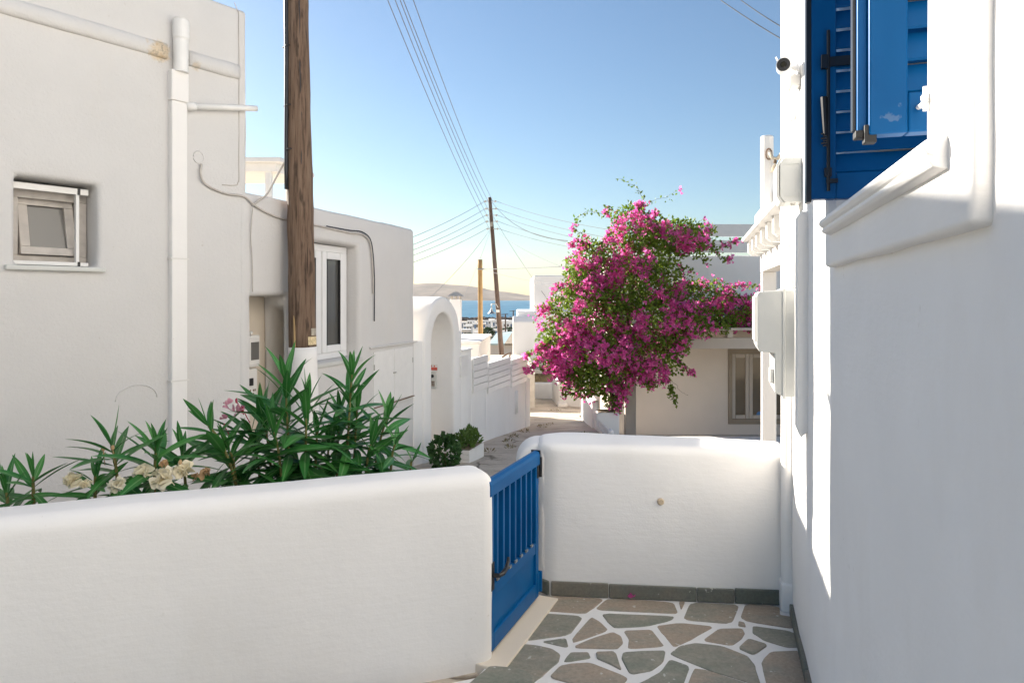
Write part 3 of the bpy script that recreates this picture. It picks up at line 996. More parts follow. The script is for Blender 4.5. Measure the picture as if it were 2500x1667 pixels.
# ------------------------------------------------------------------ boxes and camera on the right house
def wbox(mbx, d0, d1, o0, o1, z0, z1): return mbx.box((d0, o0, z0), (d1, o1, z1), lambda d, o, z: W(d, o, z))


MD = 3.20
om = w_out(1848, MD)
mt = thing('meter_box', 'large pale grey electricity meter box below the small square box', 'meter box', W(MD + 0.12, 0, 1.23))
zt0, zm, zb0 = EYE + (728 - 708) / FPX * 3.25, EYE + (728 - 861) / FPX * 3.25, EYE + (728 - 967) / FPX * 3.25
pf = [(0.0, zb0), (0.085, zb0), (0.125, zb0 + 0.018), (0.128, zm), (om - 0.012, zm + 0.003), (om, zm + 0.03), (om, zt0 - 0.022), (om - 0.012, zt0 - 0.008), (0.09, zt0), (0.0, zt0)]
MB().prism(pf, MD, MD + 0.30, lambda o, z, d: W(d, o, z)).build('casing', M['greyplastic'], mt, bevel=0.006, seg=2)
wbox(MB(), MD - 0.006, MD + 0.306, 0.078, 0.092, zb0 - 0.008, zt0 + 0.006).build('lid_seam', M['greyplastic'], mt, bevel=0.003)
wbox(MB(), MD + 0.02, MD + 0.28, om, om + 0.008, zm + 0.05, zt0 - 0.03).build('viewing_window', M['offwhite'], mt, bevel=0.002)
wbox(MB(), MD + 0.02, MD + 0.1, 0.128, 0.145, zb0 + 0.06, zb0 + 0.13).build('latch', M['offwhite'], mt, bevel=0.003)
for z in (zt0 - 0.06, zb0 + 0.055):
    kb = MB().tube([W(MD - 0.003, 0.026, z), W(MD + 0.004, 0.026, z)], 0.020, 20).build('knockout', M['greyplastic'], mt)
    MB().tube([W(MD - 0.0045, 0.026, z), W(MD + 0.004, 0.026, z)], 0.013, 20).build('ring', M['greyplastic'], kb)
blp = simple('teal_paint_mark', (0.02, 0.22, 0.36), 0.6)
wbox(MB(), MD - 0.0016, MD + 0.001, 0.020, 0.025, EYE - 0.355, EYE - 0.325).build('paint_mark', blp, mt)
wbox(MB(), MD - 0.0016, MD + 0.001, 0.018, 0.028, zt0 - 0.02, zt0 - 0.014).build('paint_mark', blp, mt)

SD = 3.22
os_ = w_out(1925, SD)
jb = thing('junction_box', 'small square white box with two ring knockouts above the meter box', 'junction box', W(SD + 0.06, 0, 1.75))
z0, z1 = EYE + (728 - 704) / FPX * 3.25, EYE + (728 - 632) / FPX * 3.25
wbox(MB(), SD, SD + 0.12, 0, os_ - 0.018, z0, z1).build('casing', M['offwhite'], jb, bevel=0.003)
wbox(MB(), SD - 0.004, SD + 0.124, os_ - 0.018, os_, z0 - 0.003, z1 + 0.003).build('lid', M['pvc'], jb, bevel=0.003)
for z in (z0 + 0.038, z1 - 0.038):
    kb = MB().tube([W(SD - 0.002, 0.022, z), W(SD + 0.003, 0.022, z)], 0.023, 20).build('knockout', M['offwhite'], jb)
    for r_, q in ((0.016, 0.0035), (0.009, 0.005)):
        MB().tube([W(SD - q, 0.022, z), W(SD + 0.003, 0.022, z)], r_, 20).build('ring', M['offwhite'], kb)

FD = 3.24
of_ = w_out(1895, FD)
fb = thing('fuse_box', 'pale grey box with a chamfered lid high on the house corner', 'junction box', W(FD + 0.08, 0, 2.15))
z0, z1 = EYE + (728 - 495) / FPX * 3.27, EYE + (728 - 387) / FPX * 3.27
pf = [(0, z0), (of_ * 0.66, z0), (of_ * 0.86, z0 + 0.028), (of_ * 0.86, z1 - 0.028), (of_ * 0.70, z1), (0, z1)]
MB().prism(pf, FD, FD + 0.16, lambda o, z, d: W(d, o, z)).build('casing', M['greyplastic'], fb, bevel=0.004)
pf = [(of_ * 0.70, z0 - 0.004), (of_ * 0.84, z0 + 0.0), (of_, z0 + 0.035), (of_, z1 - 0.035), (of_ * 0.86, z1), (of_ * 0.74, z1 + 0.004), (of_ * 0.89, z1 - 0.035), (of_ * 0.89, z0 + 0.032)]
MB().prism(pf, FD - 0.006, FD + 0.166, lambda o, z, d: W(d, o, z)).build('lid', M['greyplastic'], fb, bevel=0.003)
wbox(MB(), FD - 0.003, FD + 0.002, 0.012, 0.075, z1 - 0.030, z1 - 0.027).build('rib', M['greyplastic'], fb)
wbox(MB(), FD - 0.003, FD + 0.002, 0.012, 0.075, z0 + 0.027, z0 + 0.030).build('rib', M['greyplastic'], fb)
for z in (z0 + 0.055, z1 - 0.05):
    MB().tube([W(FD - 0.002, 0.020, z), W(FD + 0.003, 0.020, z)], 0.011, 18).build('knockout', M['greyplastic'], fb)
MB().tube([W(FD + 0.05, 0.035, z0 - 0.012), W(FD + 0.05, 0.035, z0)], 0.012, 12).build('cable_gland', M['offwhite'], fb)

CD = 3.30
ca = thing('security_camera', 'white bullet security camera with black lens on the house corner', 'camera', W(CD, 0.05, 2.75))
c0 = at(1913, 158, 3.24); ax = Vector((-0.34, -0.92, -0.16)).normalized()
MB().tube([c0 - ax * 0.14, c0 - ax * 0.13, c0 - ax * 0.012, c0], [0.022, 0.030, 0.033, 0.033], 24).build('housing', M['pvc'], ca, smooth=False)
MB().tube([c0 - ax * 0.001, c0 + ax * 0.004], [0.030, 0.030], 24).build('face', M['black'], ca)
MB().tube([c0 + ax * 0.003, c0 + ax * 0.007], [0.015, 0.012], 20).build('lens', M['lens'], ca)
k = MB()
k.tube([c0 - ax * 0.10, c0 - ax * 0.10 + Vector((0.045, 0.0, 0.01)), W(CD + 0.02, 0.0, c0.z + 0.01)], [0.014, 0.017, 0.018], 12)
k.tube([W(CD + 0.02, 0.012, c0.z + 0.01), W(CD + 0.02, -0.002, c0.z + 0.01)], 0.034, 18)
k.build('mount', M['pvc'], ca)
wbox(MB(), CD - 0.02, CD + 0.07, 0.0, 0.052, c0.z - 0.085, c0.z - 0.028).build('cable_box', M['offwhite'], ca, bevel=0.008)
k = MB()
k.tube([c0 - ax * 0.13, c0 - ax * 0.15 + Vector((-0.02, 0, 0.03)), c0 - ax * 0.15 + Vector((-0.035, 0, 0.06))], 0.004, 8)
k.build('antenna', M['pvc'], ca)

for i, (dd, oo) in enumerate(((3.56, 0.012), (3.51, 0.010))):
    m = MB().tube([W(dd, oo, z / 10) for z in range(18, 61, 6)], 0.0075, 10)
    m.tube([W(dd, oo, 2.62), W(dd, oo, 2.64)], 0.011, 10)
    m.tube([W(dd, oo, 1.98), W(dd, oo, 2.0)], 0.011, 10)
    tag(m.build('conduit', M['trim'], smooth=True), ('thin white conduit running up right against the round corner pier', 'thin white conduit beside the first, nearer the shutters')[i], 'conduit', 'thin conduits on the house corner')
m = MB().tube([W(3.30, 0.02, 2.00), W(3.30, 0.045, 1.99), W(3.30, 0.05, 1.96), W(3.30, 0.035, 1.90), W(3.30, 0.030, 1.88)], 0.012, 12)
m.build('inlet_pipe', M['offwhite'], jb, smooth=True)

# ------------------------------------------------------------------ tall left house
th = thing('tall_house', 'tall white house with small tilted window and downpipe at left', 'house', F(2, -2, -0.1))
FW = (1.075, 1.545, 1.905, 2.455)
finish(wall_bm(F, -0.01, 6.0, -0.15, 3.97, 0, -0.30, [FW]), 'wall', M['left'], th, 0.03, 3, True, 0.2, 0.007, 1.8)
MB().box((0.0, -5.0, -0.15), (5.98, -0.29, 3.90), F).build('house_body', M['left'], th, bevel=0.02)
# raised rounded cornice band
cb = [(-0.02, 3.41), (0.014, 3.412), (0.030, 3.425), (0.036, 3.455), (0.030, 3.495), (0.014, 3.52), (-0.02, 3.535)]
b = MB()
b.prism(cb, 0.06, 0.47, lambda o, z, u: F(u, o, z))
b.build('cornice', M['left'], th, smooth=True, cell=0.12, rough=0.006, freq=6)
b = MB().prism(cb, 0.63, 5.9, lambda o, z, u: F(u, o, z))
b.build('cornice', M['left'], th, smooth=True, cell=0.14, rough=0.006, freq=6)
# boxed downpipe with a round hopper
dp = MB().box((0.495, -0.01, -0.12), (0.610, 0.050, 3.12), F).build('downpipe', M['wallpaint'], th, bevel=0.008, seg=2)
MB().box((0.49, -0.01, 3.12), (0.616, 0.060, 3.34), F).build('downpipe_collar', M['wallpaint'], dp, bevel=0.008, seg=2)
m = MB().tube([F(0.545, 0.05, 3.33), F(0.545, 0.05, 3.56), F(0.545, 0.052, 3.575), F(0.545, 0.052, 3.70)], [0.050, 0.051, 0.056, 0.057], 28)
m.build('hopper', M['trim'], dp, smooth=False)
m = MB().tube([F(0.545, 0.052, 3.701), F(0.545, 0.052, 3.715)], [0.052, 0.048], 28)
m.build('hopper_rim', M['offwhite'], dp)
for z in (1.98, 1.10):
    MB().box((0.485, 0.0, z), (0.620, 0.054, z + 0.010), F).build('pipe_clip', M['offwhite'], dp)
# side pipe
m = MB().tube([F(0.50, 0.035, 3.098), F(0.44, 0.035, 3.110), F(0.43, 0.035, 3.112)], 0.030, 14)
m.tube([F(0.44, 0.035, 3.110), F(0.0, 0.037, 3.195), F(-0.07, 0.037, 3.208)], 0.023, 14)
m.build('waste_pipe', M['trim'], th, smooth=True)
# thin render crack / buried cable down the corner
pts = [F(0.06 + 0.006 * noise.noise(Vector((z * 3, 0, 0))), 0.004, z) for z in [3.93 - 0.12 * i for i in range(12)]] + [F(0.062, 0.004, 2.62), F(0.075, 0.004, 2.585), F(0.12, 0.004, 2.575), F(0.2, 0.004, 2.57)]
pts = [F(0.10, 0.004, 4.0)] + pts
m = MB().tube(pts, 0.0032, 6)
m.build('corner_cable', M['cord'], th)
# small tilted window
wnd = MB()
for u0, u1, zz0, zz1 in ((1.08, 1.54, 1.915, 1.975), (1.08, 1.54, 2.34, 2.405), (1.08, 1.145, 1.975, 2.34), (1.475, 1.54, 1.975, 2.34)):
    wnd.box((u0, -0.24, zz0), (u1, -0.17, zz1), F)
wframe = wnd.build('window', M['winframe'], th, bevel=0.004)
def TS(u, o, z): return F(u, o - 0.075 + (z - 1.98) * 0.20, z) if False else F(u, o - 0.165 - (z - 1.98) * 0.22, z)
ss = MB()
for u0, u1, zz0, zz1 in ((1.15, 1.47, 1.98, 2.03), (1.15, 1.47, 2.30, 2.35), (1.15, 1.205, 2.03, 2.30), (1.415, 1.47, 2.03, 2.30)):
    ss.box((u0, -0.02, zz0), (u1, 0.03, zz1), TS)
ss.build('sash', M['winframe'], wframe, bevel=0.004)
MB().box((1.205, 0.0, 2.03), (1.415, 0.01, 2.30), TS).build('pane', M['frost'], wframe)
rl = MB()
rl.box((1.155, -0.12, 1.93), (1.175, -0.09, 2.40), F)
rl.box((1.10, -0.12, 2.385), (1.54, -0.09, 2.425), F)
rl.box((1.10, -0.12, 1.912), (1.54, -0.09, 1.936), F)
rl.build('screen_frame', M['trim'], wframe, bevel=0.002)
MB().box((1.150, -0.122, 2.383), (1.166, -0.087, 2.428), F).box((1.150, -0.122, 1.908), (1.166, -0.087, 1.940), F).build('corner_joint', M['black'], wframe)
MB().box((1.04, -0.09, 1.872), (1.60, 0.035, 1.904), F).build('window_sill', M['greyplastic'], th, bevel=0.008, seg=3)
# faint patched arch above the plants
ar = [F(0.83 - 0.14 * math.cos(math.pi * i / 14), 0.0015, 1.00 + 0.10 * math.sin(math.pi * i / 14)) for i in range(15)]
MB().tube(ar, 0.006, 6).build('plaster_ridge', M['left'], th, smooth=True)
MB().tube([F(0.385 + 0.04 * math.cos(a / 3), 0.0, 2.75 + 0.045 * math.sin(a / 3)) for a in range(19)], 0.005, 6).build('capped_hole', M['left'], th, smooth=True)

# ------------------------------------------------------------------ low left house
lh = thing('low_house', 'low white house behind the thick wooden pole with a tall white window', 'house', L(7, -2, -0.3))
NI = (5.47, 5.93, 0.55, 1.715)
LWN = (6.18, 7.10, 1.095, 2.235)
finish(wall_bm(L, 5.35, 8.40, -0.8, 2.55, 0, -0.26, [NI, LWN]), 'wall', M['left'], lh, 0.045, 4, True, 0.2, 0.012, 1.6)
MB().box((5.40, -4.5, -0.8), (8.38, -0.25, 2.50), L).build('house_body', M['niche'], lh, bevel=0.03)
# window
wnd = MB()
for a, b2, c0, c1 in ((6.20, 7.08, 1.10, 1.16), (6.20, 7.08, 2.16, 2.225), (6.20, 6.27, 1.16, 2.16), (7.01, 7.08, 1.16, 2.16), (6.585, 6.625, 1.16, 2.16)):
    wnd.box((a, -0.20, c0), (b2, -0.13, c1), L)
wframe = wnd.build('window', M['pvc'], lh, bevel=0.005)
for a, b2 in ((6.27, 6.585), (6.625, 7.01)):
    sa = MB()
    for q in ((a, a + 0.075, 1.16, 2.16), (b2 - 0.075, b2, 1.16, 2.16), (a + 0.075, b2 - 0.075, 1.16, 1.235), (a + 0.075, b2 - 0.075, 2.085, 2.16)):
        sa.box((q[0] + 0.003, -0.17, q[2] + 0.003), (q[1] - 0.003, -0.115, q[3] - 0.003), L)
    sa.build('sash', M['pvc'], wframe, bevel=0.005)
    sg = MB()
    for q in ((a + 0.073, a + 0.083, 1.233, 2.087), (b2 - 0.083, b2 - 0.073, 1.233, 2.087)):
        sg.box((q[0], -0.14, q[2]), (q[1], -0.113, q[3]), L)
    sg.build('gasket', M['seal'], wframe)
    MB().box((a + 0.07, -0.15, 1.23), (b2 - 0.07, -0.14, 2.09), L).build('pane', M['glass'], wframe)
MB().box((6.14, -0.14, 1.05), (7.14, 0.03, 1.092), L).build('window_sill', M['greyplastic'], lh, bevel=0.008)
# cabinet below a small ledge
MB().box((7.30, -0.01, 1.155), (8.43, 0.030, 1.178), L).build('ledge', M['left'], lh, bevel=0.008, seg=2)
cab = MB().box((7.34, -0.01, 0.50), (8.36, 0.006, 1.135), L).build('cabinet', M['left'], lh)
for a, b2 in ((7.38, 7.845), (7.855, 8.32)):
    pz = MB().box((a, 0.004, 0.525), (b2, 0.016, 1.115), L).build('cabinet_door', M['trim'], lh, bevel=0.002, seg=1)
    MB().box((b2 - 0.012 if a > 7.5 else a, 0.014, 0.92), (b2 if a > 7.5 else a + 0.012, 0.022, 0.98), L).build('hinge', M['metal'], pz)
MB().box((7.82, 0.014, 0.84), (7.88, 0.026, 0.855), L).build('latch', M['metal'], cab)
MB().box((7.40, 0.0, 0.505), (8.36, 0.022, 0.513), L).build('cabinet_base', M['rust'], cab)
# meters in the niche
nm = thing('electric_meter', 'cream meter with a dark window inside the wall niche', 'meter box', L(5.56, -0.12, 1.05))
MB().box((5.485, -0.20, 1.135), (5.665, -0.075, 1.395), L).build('casing', M['offwhite'], nm, bevel=0.01, seg=2)
MB().box((5.515, -0.076, 1.155), (5.65, -0.066, 1.375), L).build('bezel', M['offwhite'], nm, bevel=0.004)
MB().box((5.545, -0.068, 1.195), (5.635, -0.060, 1.34), L).build('meter_window', M['frost'], nm)
for i in range(3):
    MB().blob(L(5.52 + i * 0.045, -0.12, 1.412), 0.017, 0.02, 0.018, 0.3, i).build('cable_gland', M['offwhite'] if i != 1 else M['rust'], nm, smooth=True)
nb2 = thing('switch_cabinet', 'cream fuse panel with a black switch below the niche meter', 'meter box', L(5.56, -0.12, 0.8))
MB().box((5.47, -0.20, 0.80), (5.645, -0.085, 1.12), L).build('casing', M['offwhite'], nb2, bevel=0.006)
MB().box((5.545, -0.086, 0.985), (5.585, -0.074, 1.045), L).build('switch', M['black'], nb2)
lp = MB().box((5.48, -0.086, 0.86), (5.63, -0.080, 0.965), L).build('label_plate', M['offwhite'], nb2)
mk = MB()
for r_ in range(3):
    for c in range(7):
        if (r_ * 7 + c) % 5 != 3: mk.box((5.49 + c * 0.019, -0.081, 0.875 + r_ * 0.03), (5.503 + c * 0.019, -0.0785, 0.893 + r_ * 0.03), L)
mk.build('print', M['rust'], lp)
# cables stapled along both houses
def cable(name, pts, r, mat, label, cat='cable', group=None, n=6, fine=6, sm=True):
    # Catmull-Rom through the points
    q = []
    pts = [Vector(p) for p in pts]
    for i in range(len(pts) - 1):
        p0, p1, p2, p3 = pts[max(i - 1, 0)], pts[i], pts[i + 1], pts[min(i + 2, len(pts) - 1)]
        for j in range(fine):
            t = j / fine
            q.append(0.5 * ((2 * p1) + (p2 - p0) * t + (2 * p0 - 5 * p1 + 4 * p2 - p3) * t * t + (3 * p1 - p0 - 3 * p2 + p3) * t ** 3))
    q.append(pts[-1])
    return tag(MB().tube(q, r, n).build(name, mat, smooth=sm), label, cat, group)


cable('wall_cable', [F(0.37, 0.012, 2.70), F(0.38, 0.02, 2.62), F(0.33, 0.012, 2.55), F(0.18, 0.01, 2.505), F(0.02, 0.012, 2.50), L(5.50, 0.014, 2.44), L(5.72, 0.014, 2.39), L(6.0, 0.016, 2.37), L(6.3, 0.016, 2.375), L(6.9, 0.016, 2.36), L(7.15, 0.016, 2.365), L(7.30, 0.016, 2.28), L(7.36, 0.014, 2.0), L(7.37, 0.012, 1.75)], 0.009, M['cord'],
      'pale twisted cable stapled along the two left houses under the roof edge')
cable('wall_cable', [L(6.5, 0.012, 2.385), L(6.9, 0.014, 2.385), L(7.16, 0.014, 2.39), L(7.33, 0.014, 2.30), L(7.395, 0.012, 2.0), L(7.40, 0.012, 1.70), L(7.405, 0.008, 1.45)], 0.006, M['cable'],
      'dark cable bending down the low house beside its white window')
cable('wall_cable', [L(5.46, 0.02, 2.44), L(5.445, 0.014, 2.2), L(5.46, 0.014, 2.0), L(5.465, 0.014, 1.75)], 0.0045, M['cord'], 'thin pale cable dropping straight down to the meter niche')
# roof canopy behind
rc = thing('roof_canopy', 'small white slab canopy on a post above the low house roof', 'canopy', Vector((-3.3, 9.2, 2.5)))
MB().prism([(-4.6, 9.0), (-3.05, 9.0), (-2.95, 10.2), (-4.6, 10.2)], 3.50, 3.56).build('slab', M['trim'], rc, bevel=0.006)
MB().prism([(-4.5, 9.1), (-3.14, 9.1), (-3.06, 10.1), (-4.5, 10.1)], 3.39, 3.50).build('beam', M['trim'], rc, bevel=0.006)
MB().box((-3.30, 9.12, 2.45), (-3.22, 9.20, 3.40)).build('post', M['trim'], rc, bevel=0.005)
MB().box((-3.30, 9.95, 2.45), (-3.22, 10.03, 3.40)).build('post', M['trim'], rc, bevel=0.005)

# ------------------------------------------------------------------ arched gateway and stepped wall
ag = thing('arched_gateway', 'white barrel-vaulted arched gateway between the low house and slatted wall', 'gateway', L(9.22, -0.3, -0.5))
AC, RI, RO, ZS = 9.22, 0.375, 0.60, 1.10


def arch_poly():
    q = [(AC - RO, -0.9), (AC - RI, -0.9), (AC - RI, ZS)]
    q += [(AC - RI * math.cos(math.pi * i / 16), ZS + 0.40 * math.sin(math.pi * i / 16)) for i in range(1, 16)]
    q += [(AC + RI, ZS), (AC + RI, -0.9), (AC + RO, -0.9), (AC + RO, ZS)]
    return q


outer = [(AC + RO * math.cos(math.pi * i / 20), ZS + 0.62 * math.sin(math.pi * i / 20)) for i in range(21)]
inner = [(AC + RI * math.cos(math.pi * i / 20), ZS + 0.40 * math.sin(math.pi * i / 20)) for i in range(21)]


def ring(bm_, of, ob):
    o_ = [(AC + RO, -0.9)] + outer + [(AC - RO, -0.9)]
    i_ = [(AC + RI, -0.9)] + inner + [(AC - RI, -0.9)]
    n = len(o_)
    vs = [L(d, of, z) for d, z in o_] + [L(d, of, z) for d, z in i_] + [L(d, ob, z) for d, z in o_] + [L(d, ob, z) for d, z in i_]
    fs = []
    for k in range(n - 1):
        fs += [(k, k + 1, n + k + 1, n + k), (2 * n + k, 3 * n + k, 3 * n + k + 1, 2 * n + k + 1), (k, 2 * n + k, 2 * n + k + 1, k + 1), (n + k, n + k + 1, 3 * n + k + 1, 3 * n + k)]
    fs += [(0, n, 3 * n, 2 * n), (n - 1, 3 * n - 1, 4 * n - 1, 2 * n - 1)]
    return bm_.add(vs, fs)


b = ring(MB(), 0.03, -1.3).bm()
finish(b, 'vault', M['white'], ag, 0.035, 3, True, 0.16, 0.006, 2.5)
MB().box((AC - RI - 0.05, -0.46, -0.9), (AC + RI + 0.05, -0.40, 1.6), L).build('back_wall', M['white'], ag)
MB().box((8.38, -0.22, -0.9), (8.66, 0.0, 1.16), L).build('side_wall', M['white'], ag, bevel=0.012)
ic = thing('intercom', 'grey intercom with round camera eye and keypad in the arch reveal', 'intercom', L(9.58, -0.28, 0.42))
def RV(o, q, z): return L(AC + RI - q, o, z)
MB().box((-0.355, 0.0, 0.42), (-0.235, 0.028, 0.66), RV).build('casing', M['greyplastic'], ic, bevel=0.006)
MB().tube([RV(-0.295, 0.028, 0.60), RV(-0.295, 0.036, 0.60)], 0.024, 16).build('camera_eye', M['lens'], ic)
for r_ in range(3):
    for c in range(3):
        MB().box((-0.325 + c * 0.024, 0.027, 0.46 + r_ * 0.026), (-0.308 + c * 0.024, 0.033, 0.478 + r_ * 0.026), RV).build('key', M['rust'], ic)
sg = thing('warning_sign', 'small red and white warning sign above the intercom', 'sign', L(9.58, -0.28, 0.68))
MB().box((-0.350, 0.0, 0.675), (-0.225, 0.006, 0.765), RV).build('plate', M['offwhite'], sg)
MB().box((-0.346, 0.005, 0.682), (-0.229, 0.0085, 0.722), RV).build('red_band', M['red'], sg)
for q in (-0.318, -0.272):
    MB().prism([(q - 0.014, 0.728), (q + 0.014, 0.728), (q, 0.755)], 0.005, 0.0085, lambda o, z, t: RV(o, t, z)).build('triangle', M['red'], sg)

# wall with slat screens stepping down the lane
sw = thing('slatted_wall', 'white wall with three stepped slat screens along the lane', 'wall', L(11.5, -0.1, -0.7))
for i, (a, b2, zt) in enumerate(((9.80, 9.93, 1.23), (9.93, 10.32, 0.93), (10.32, 10.98, 0.76), (10.98, 12.20, 0.62), (12.20, 13.17, 0.56))):
    MB().box((a, -0.18, -1.3), (b2 + 0.0015 * (i % 2), 0.0 + 0.002 * i, zt), L).build('wall_section', M['white'], sw, bevel=0.012, seg=2, smooth=True, cell=0.25, rough=0.004)
MB().box((9.90, -0.2, 0.925), (10.30, 0.035, 0.955), L).build('coping', M['white'], sw, bevel=0.01)
MB().box((13.18, -0.20, -1.3), (13.46, 0.028, 0.13), L).build('end_pier', M['white'], sw, bevel=0.02, smooth=True, cell=0.2, rough=0.004)
for (a, b2, zb_, zt_, n) in ((10.34, 10.97, 0.275, 0.80, 5), (11.0, 12.17, 0.165, 0.66, 5), (12.24, 13.24, 0.10, 0.60, 5)):
    hgt = (zt_ - zb_) / n
    scn = MB().box((a + 0.02, -0.035, zb_ - 0.03), (a + 0.06, 0.012, zt_ - 0.01), L).box((b2 - 0.06, -0.035, zb_ - 0.03), (b2 - 0.02, 0.012, zt_ - 0.01), L).build('screen', M['trim'], sw)
    for k in range(n):
        MB().box((a, 0.014, zb_ + k * hgt), (b2, 0.036, zb_ + (k + 1) * hgt - 0.009), L).build('slat', M['trim'], scn, bevel=0.003, seg=1)
plq = MB().box((9.86, 0.0, 0.56), (10.15, 0.022, 0.86), L).build('plaque', M['trim'], bevel=0.003)
tag(plq, 'blank white marble plaque fixed to the wall right of the arch', 'plaque')
for d0 in (12.52, 12.62):
    MB().tube([L(d0, 0.018, -0.42), L(d0, 0.018, 0.0)], 0.016, 10).build('pipe', M['trim'], sw, smooth=True)

# chimney and roof block inside that compound
rb = thing('roof_block', 'flat white roof parapet just behind the slatted wall', 'house', Vector((-1.6, 15.4, -1.5)))
MB().prism([(-3.6, 13.6), (-0.66, 14.0), (-0.52, 16.5), (-3.6, 16.5)], -1.8, 0.78).build('wall', M['white'], rb, bevel=0.03, smooth=False)
MB().prism([(-3.7, 13.5), (-0.63, 13.9), (-0.49, 16.6), (-3.7, 16.6)], 0.78, 0.83).build('coping', M['white'], rb, bevel=0.012)
cm = thing('chimney', 'tall white square chimney with a small hipped cap', 'chimney', Vector((-1.15, 14.6, 0.8)))
cx, cy = -1.205, 14.7
MB().box((cx - 0.125, cy - 0.125, 0.8), (cx + 0.115, cy + 0.115, 1.68)).build('stack', M['white'], cm, bevel=0.012)
for sx_ in (-0.09, 0.0, 0.09):
    for sy_ in (-0.09, 0.09):
        MB().box((cx + sx_ - 0.016, cy + sy_ - 0.016, 1.68), (cx + sx_ + 0.016, cy + sy_ + 0.016, 1.745)).build('cap_leg', M['concrete'], cm)
c = MB(); r0, r1 = 0.175, 0.03
c.add([(cx - r0, cy - r0, 1.745), (cx + r0, cy - r0, 1.745), (cx + r0, cy + r0, 1.745), (cx - r0, cy + r0, 1.745), (cx - r1, cy - r1, 1.835), (cx + r1, cy - r1, 1.835), (cx + r1, cy + r1, 1.835), (cx - r1, cy + r1, 1.835)],
      [(3, 2, 1, 0), (4, 5, 6, 7), (0, 1, 5, 4), (1, 2, 6, 5), (2, 3, 7, 6), (3, 0, 4, 7)])
c.build('cap', M['concrete'], cm)

# planter box by the slatted wall
pb = thing('planter_box', 'white wooden planter box with succulents at the foot of the slatted wall', 'planter', L(9.2, 0.35, -0.44))
PZ = zs_street(9.0)
def PX(t, o, z): return L(8.85 + t, 0.30 + o, z)
MB().box((0, -0.02, PZ - 0.03), (0.55, 0.24, PZ + 0.17), PX).build('box', M['trim'], pb, bevel=0.006)
for k in range(3):
    MB().box((-0.014, -0.03, PZ + 0.005 + k * 0.062), (0.002, 0.25, PZ + 0.060 + k * 0.062), PX).build('board', M['trim'], pb, bevel=0.003, seg=1)
MB().box((0.02, 0.0, PZ + 0.15), (0.53, 0.22, PZ + 0.178), PX).build('soil', M['soil'], pb)


def leaf_cloud(mb_, pts, size, rnd, aspect=0.6, up=0.4):
    """a small folded leaf (2 quads) at each point"""
    for p, nrm in pts:
        a = Vector((rnd.gauss(0, 1), rnd.gauss(0, 1), rnd.gauss(0, 1) + up))
        a = (a.normalized() + nrm * 0.7).normalized()
        s_ = a.orthogonal().normalized()
        s_ = Matrix.Rotation(rnd.uniform(0, 6.28), 3, a) @ s_
        n_ = a.cross(s_)
        l = size * rnd.uniform(0.7, 1.3); w = l * aspect * 0.5
        tip = p + a * l + n_ * l * 0.1
        mid = p + a * l * 0.45 - n_ * l * 0.06
        mb_.add([p, mid + s_ * w + n_ * w * 0.5, tip, mid - s_ * w + n_ * w * 0.5, mid], [(0, 1, 4), (1, 2, 4), (0, 4, 3), (4, 2, 3)])
    return mb_


def ball_pts(c, rx, ry, rz, n, rnd, shell=0.5):
    out = []
    while len(out) < n:
        v = Vector((rnd.gauss(0, 1), rnd.gauss(0, 1), rnd.gauss(0, 1))).normalized()
        k = shell + (1 - shell) * rnd.random() ** 0.5
        out.append((Vector((c[0] + v.x * rx * k, c[1] + v.y * ry * k, c[2] + v.z * rz * k)), v))
    return out


m = MB()
for t in range(5):
    leaf_cloud(m, ball_pts(PX(0.08 + t * 0.1, 0.11, PZ + 0.24 + 0.05 * (t % 3 == 0)), 0.10, 0.10, 0.11, 90, R), 0.07, R, 0.5, 1.0)
m.build('succulent', M['succulent'], pb)
gp = L(8.35, 0.42, 0)
gm = thing('geranium_bush', 'round dark green geranium bush left of the planter box', 'plant', Vector((gp.x, gp.y, zs_street(8.4))))
m = leaf_cloud(MB(), ball_pts((gp.x, gp.y, zs_street(8.4) + 0.2), 0.17, 0.17, 0.22, 420, R, 0.7), 0.06, R, 1.0, 0.5)
m.build('foliage', M['geranium'], gm)
MB().tube([(gp.x, gp.y, zs_street(8.4) - 0.02), (gp.x, gp.y, zs_street(8.4) + 0.2)], 0.02, 6).build('stem', M['twig'], gm)

# weeds in the lane
for i, (d, off) in enumerate(((9.75, 0.50), (10.3, 0.62), (11.0, 0.35), (11.6, 0.28), (12.4, 0.22), (13.3, 0.30))):
    p = L(d, off, 0)
    m = leaf_cloud(MB(), ball_pts((p.x, p.y, street_z(p.x, p.y) + 0.012), 0.08, 0.05, 0.02, 26, R, 0.2), 0.05, R, 0.3, 1.0)
    tag(m.build('weed_tuft', M['weed']), '%s dry weed tuft along the slatted wall foot, counting from the planter box' % ('first', 'second', 'third', 'fourth', 'fifth', 'sixth')[i], 'weed', 'weeds in the lane cracks')
for x, y, lb in ((1.25, 11.9, 'weed tuft on the lane beside the slat gate'), (0.75, 13.6, 'weed tuft in the middle of the lane'), (1.1, 17.3, 'weed tuft on the sunlit lane before the small white base block')):
    m = leaf_cloud(MB(), ball_pts((x, y, street_z(x, y) + 0.012), 0.12, 0.05, 0.015, 26, R, 0.2), 0.045, R, 0.3, 0.8)
    tag(m.build('weed_tuft', M['weed']), lb, 'weed', 'weeds in the lane cracks')

# ------------------------------------------------------------------ poles
def pole(name, label, p0, p1, r0, r1, mat, n=24, paint=None, cell=0.3):
    t = thing(name, label, 'utility pole', p0)
    ax_ = p1 - p0
    k = 14
    pts = [p0 + ax_ * i / k for i in range(k + 1)]
    rs = [r0 + (r1 - r0) * i / k for i in range(k + 1)]
    MB().tube(pts, rs, n).build('shaft', mat, t, smooth=True, cell=cell, rough=r0 * 0.05, freq=3)
    return t


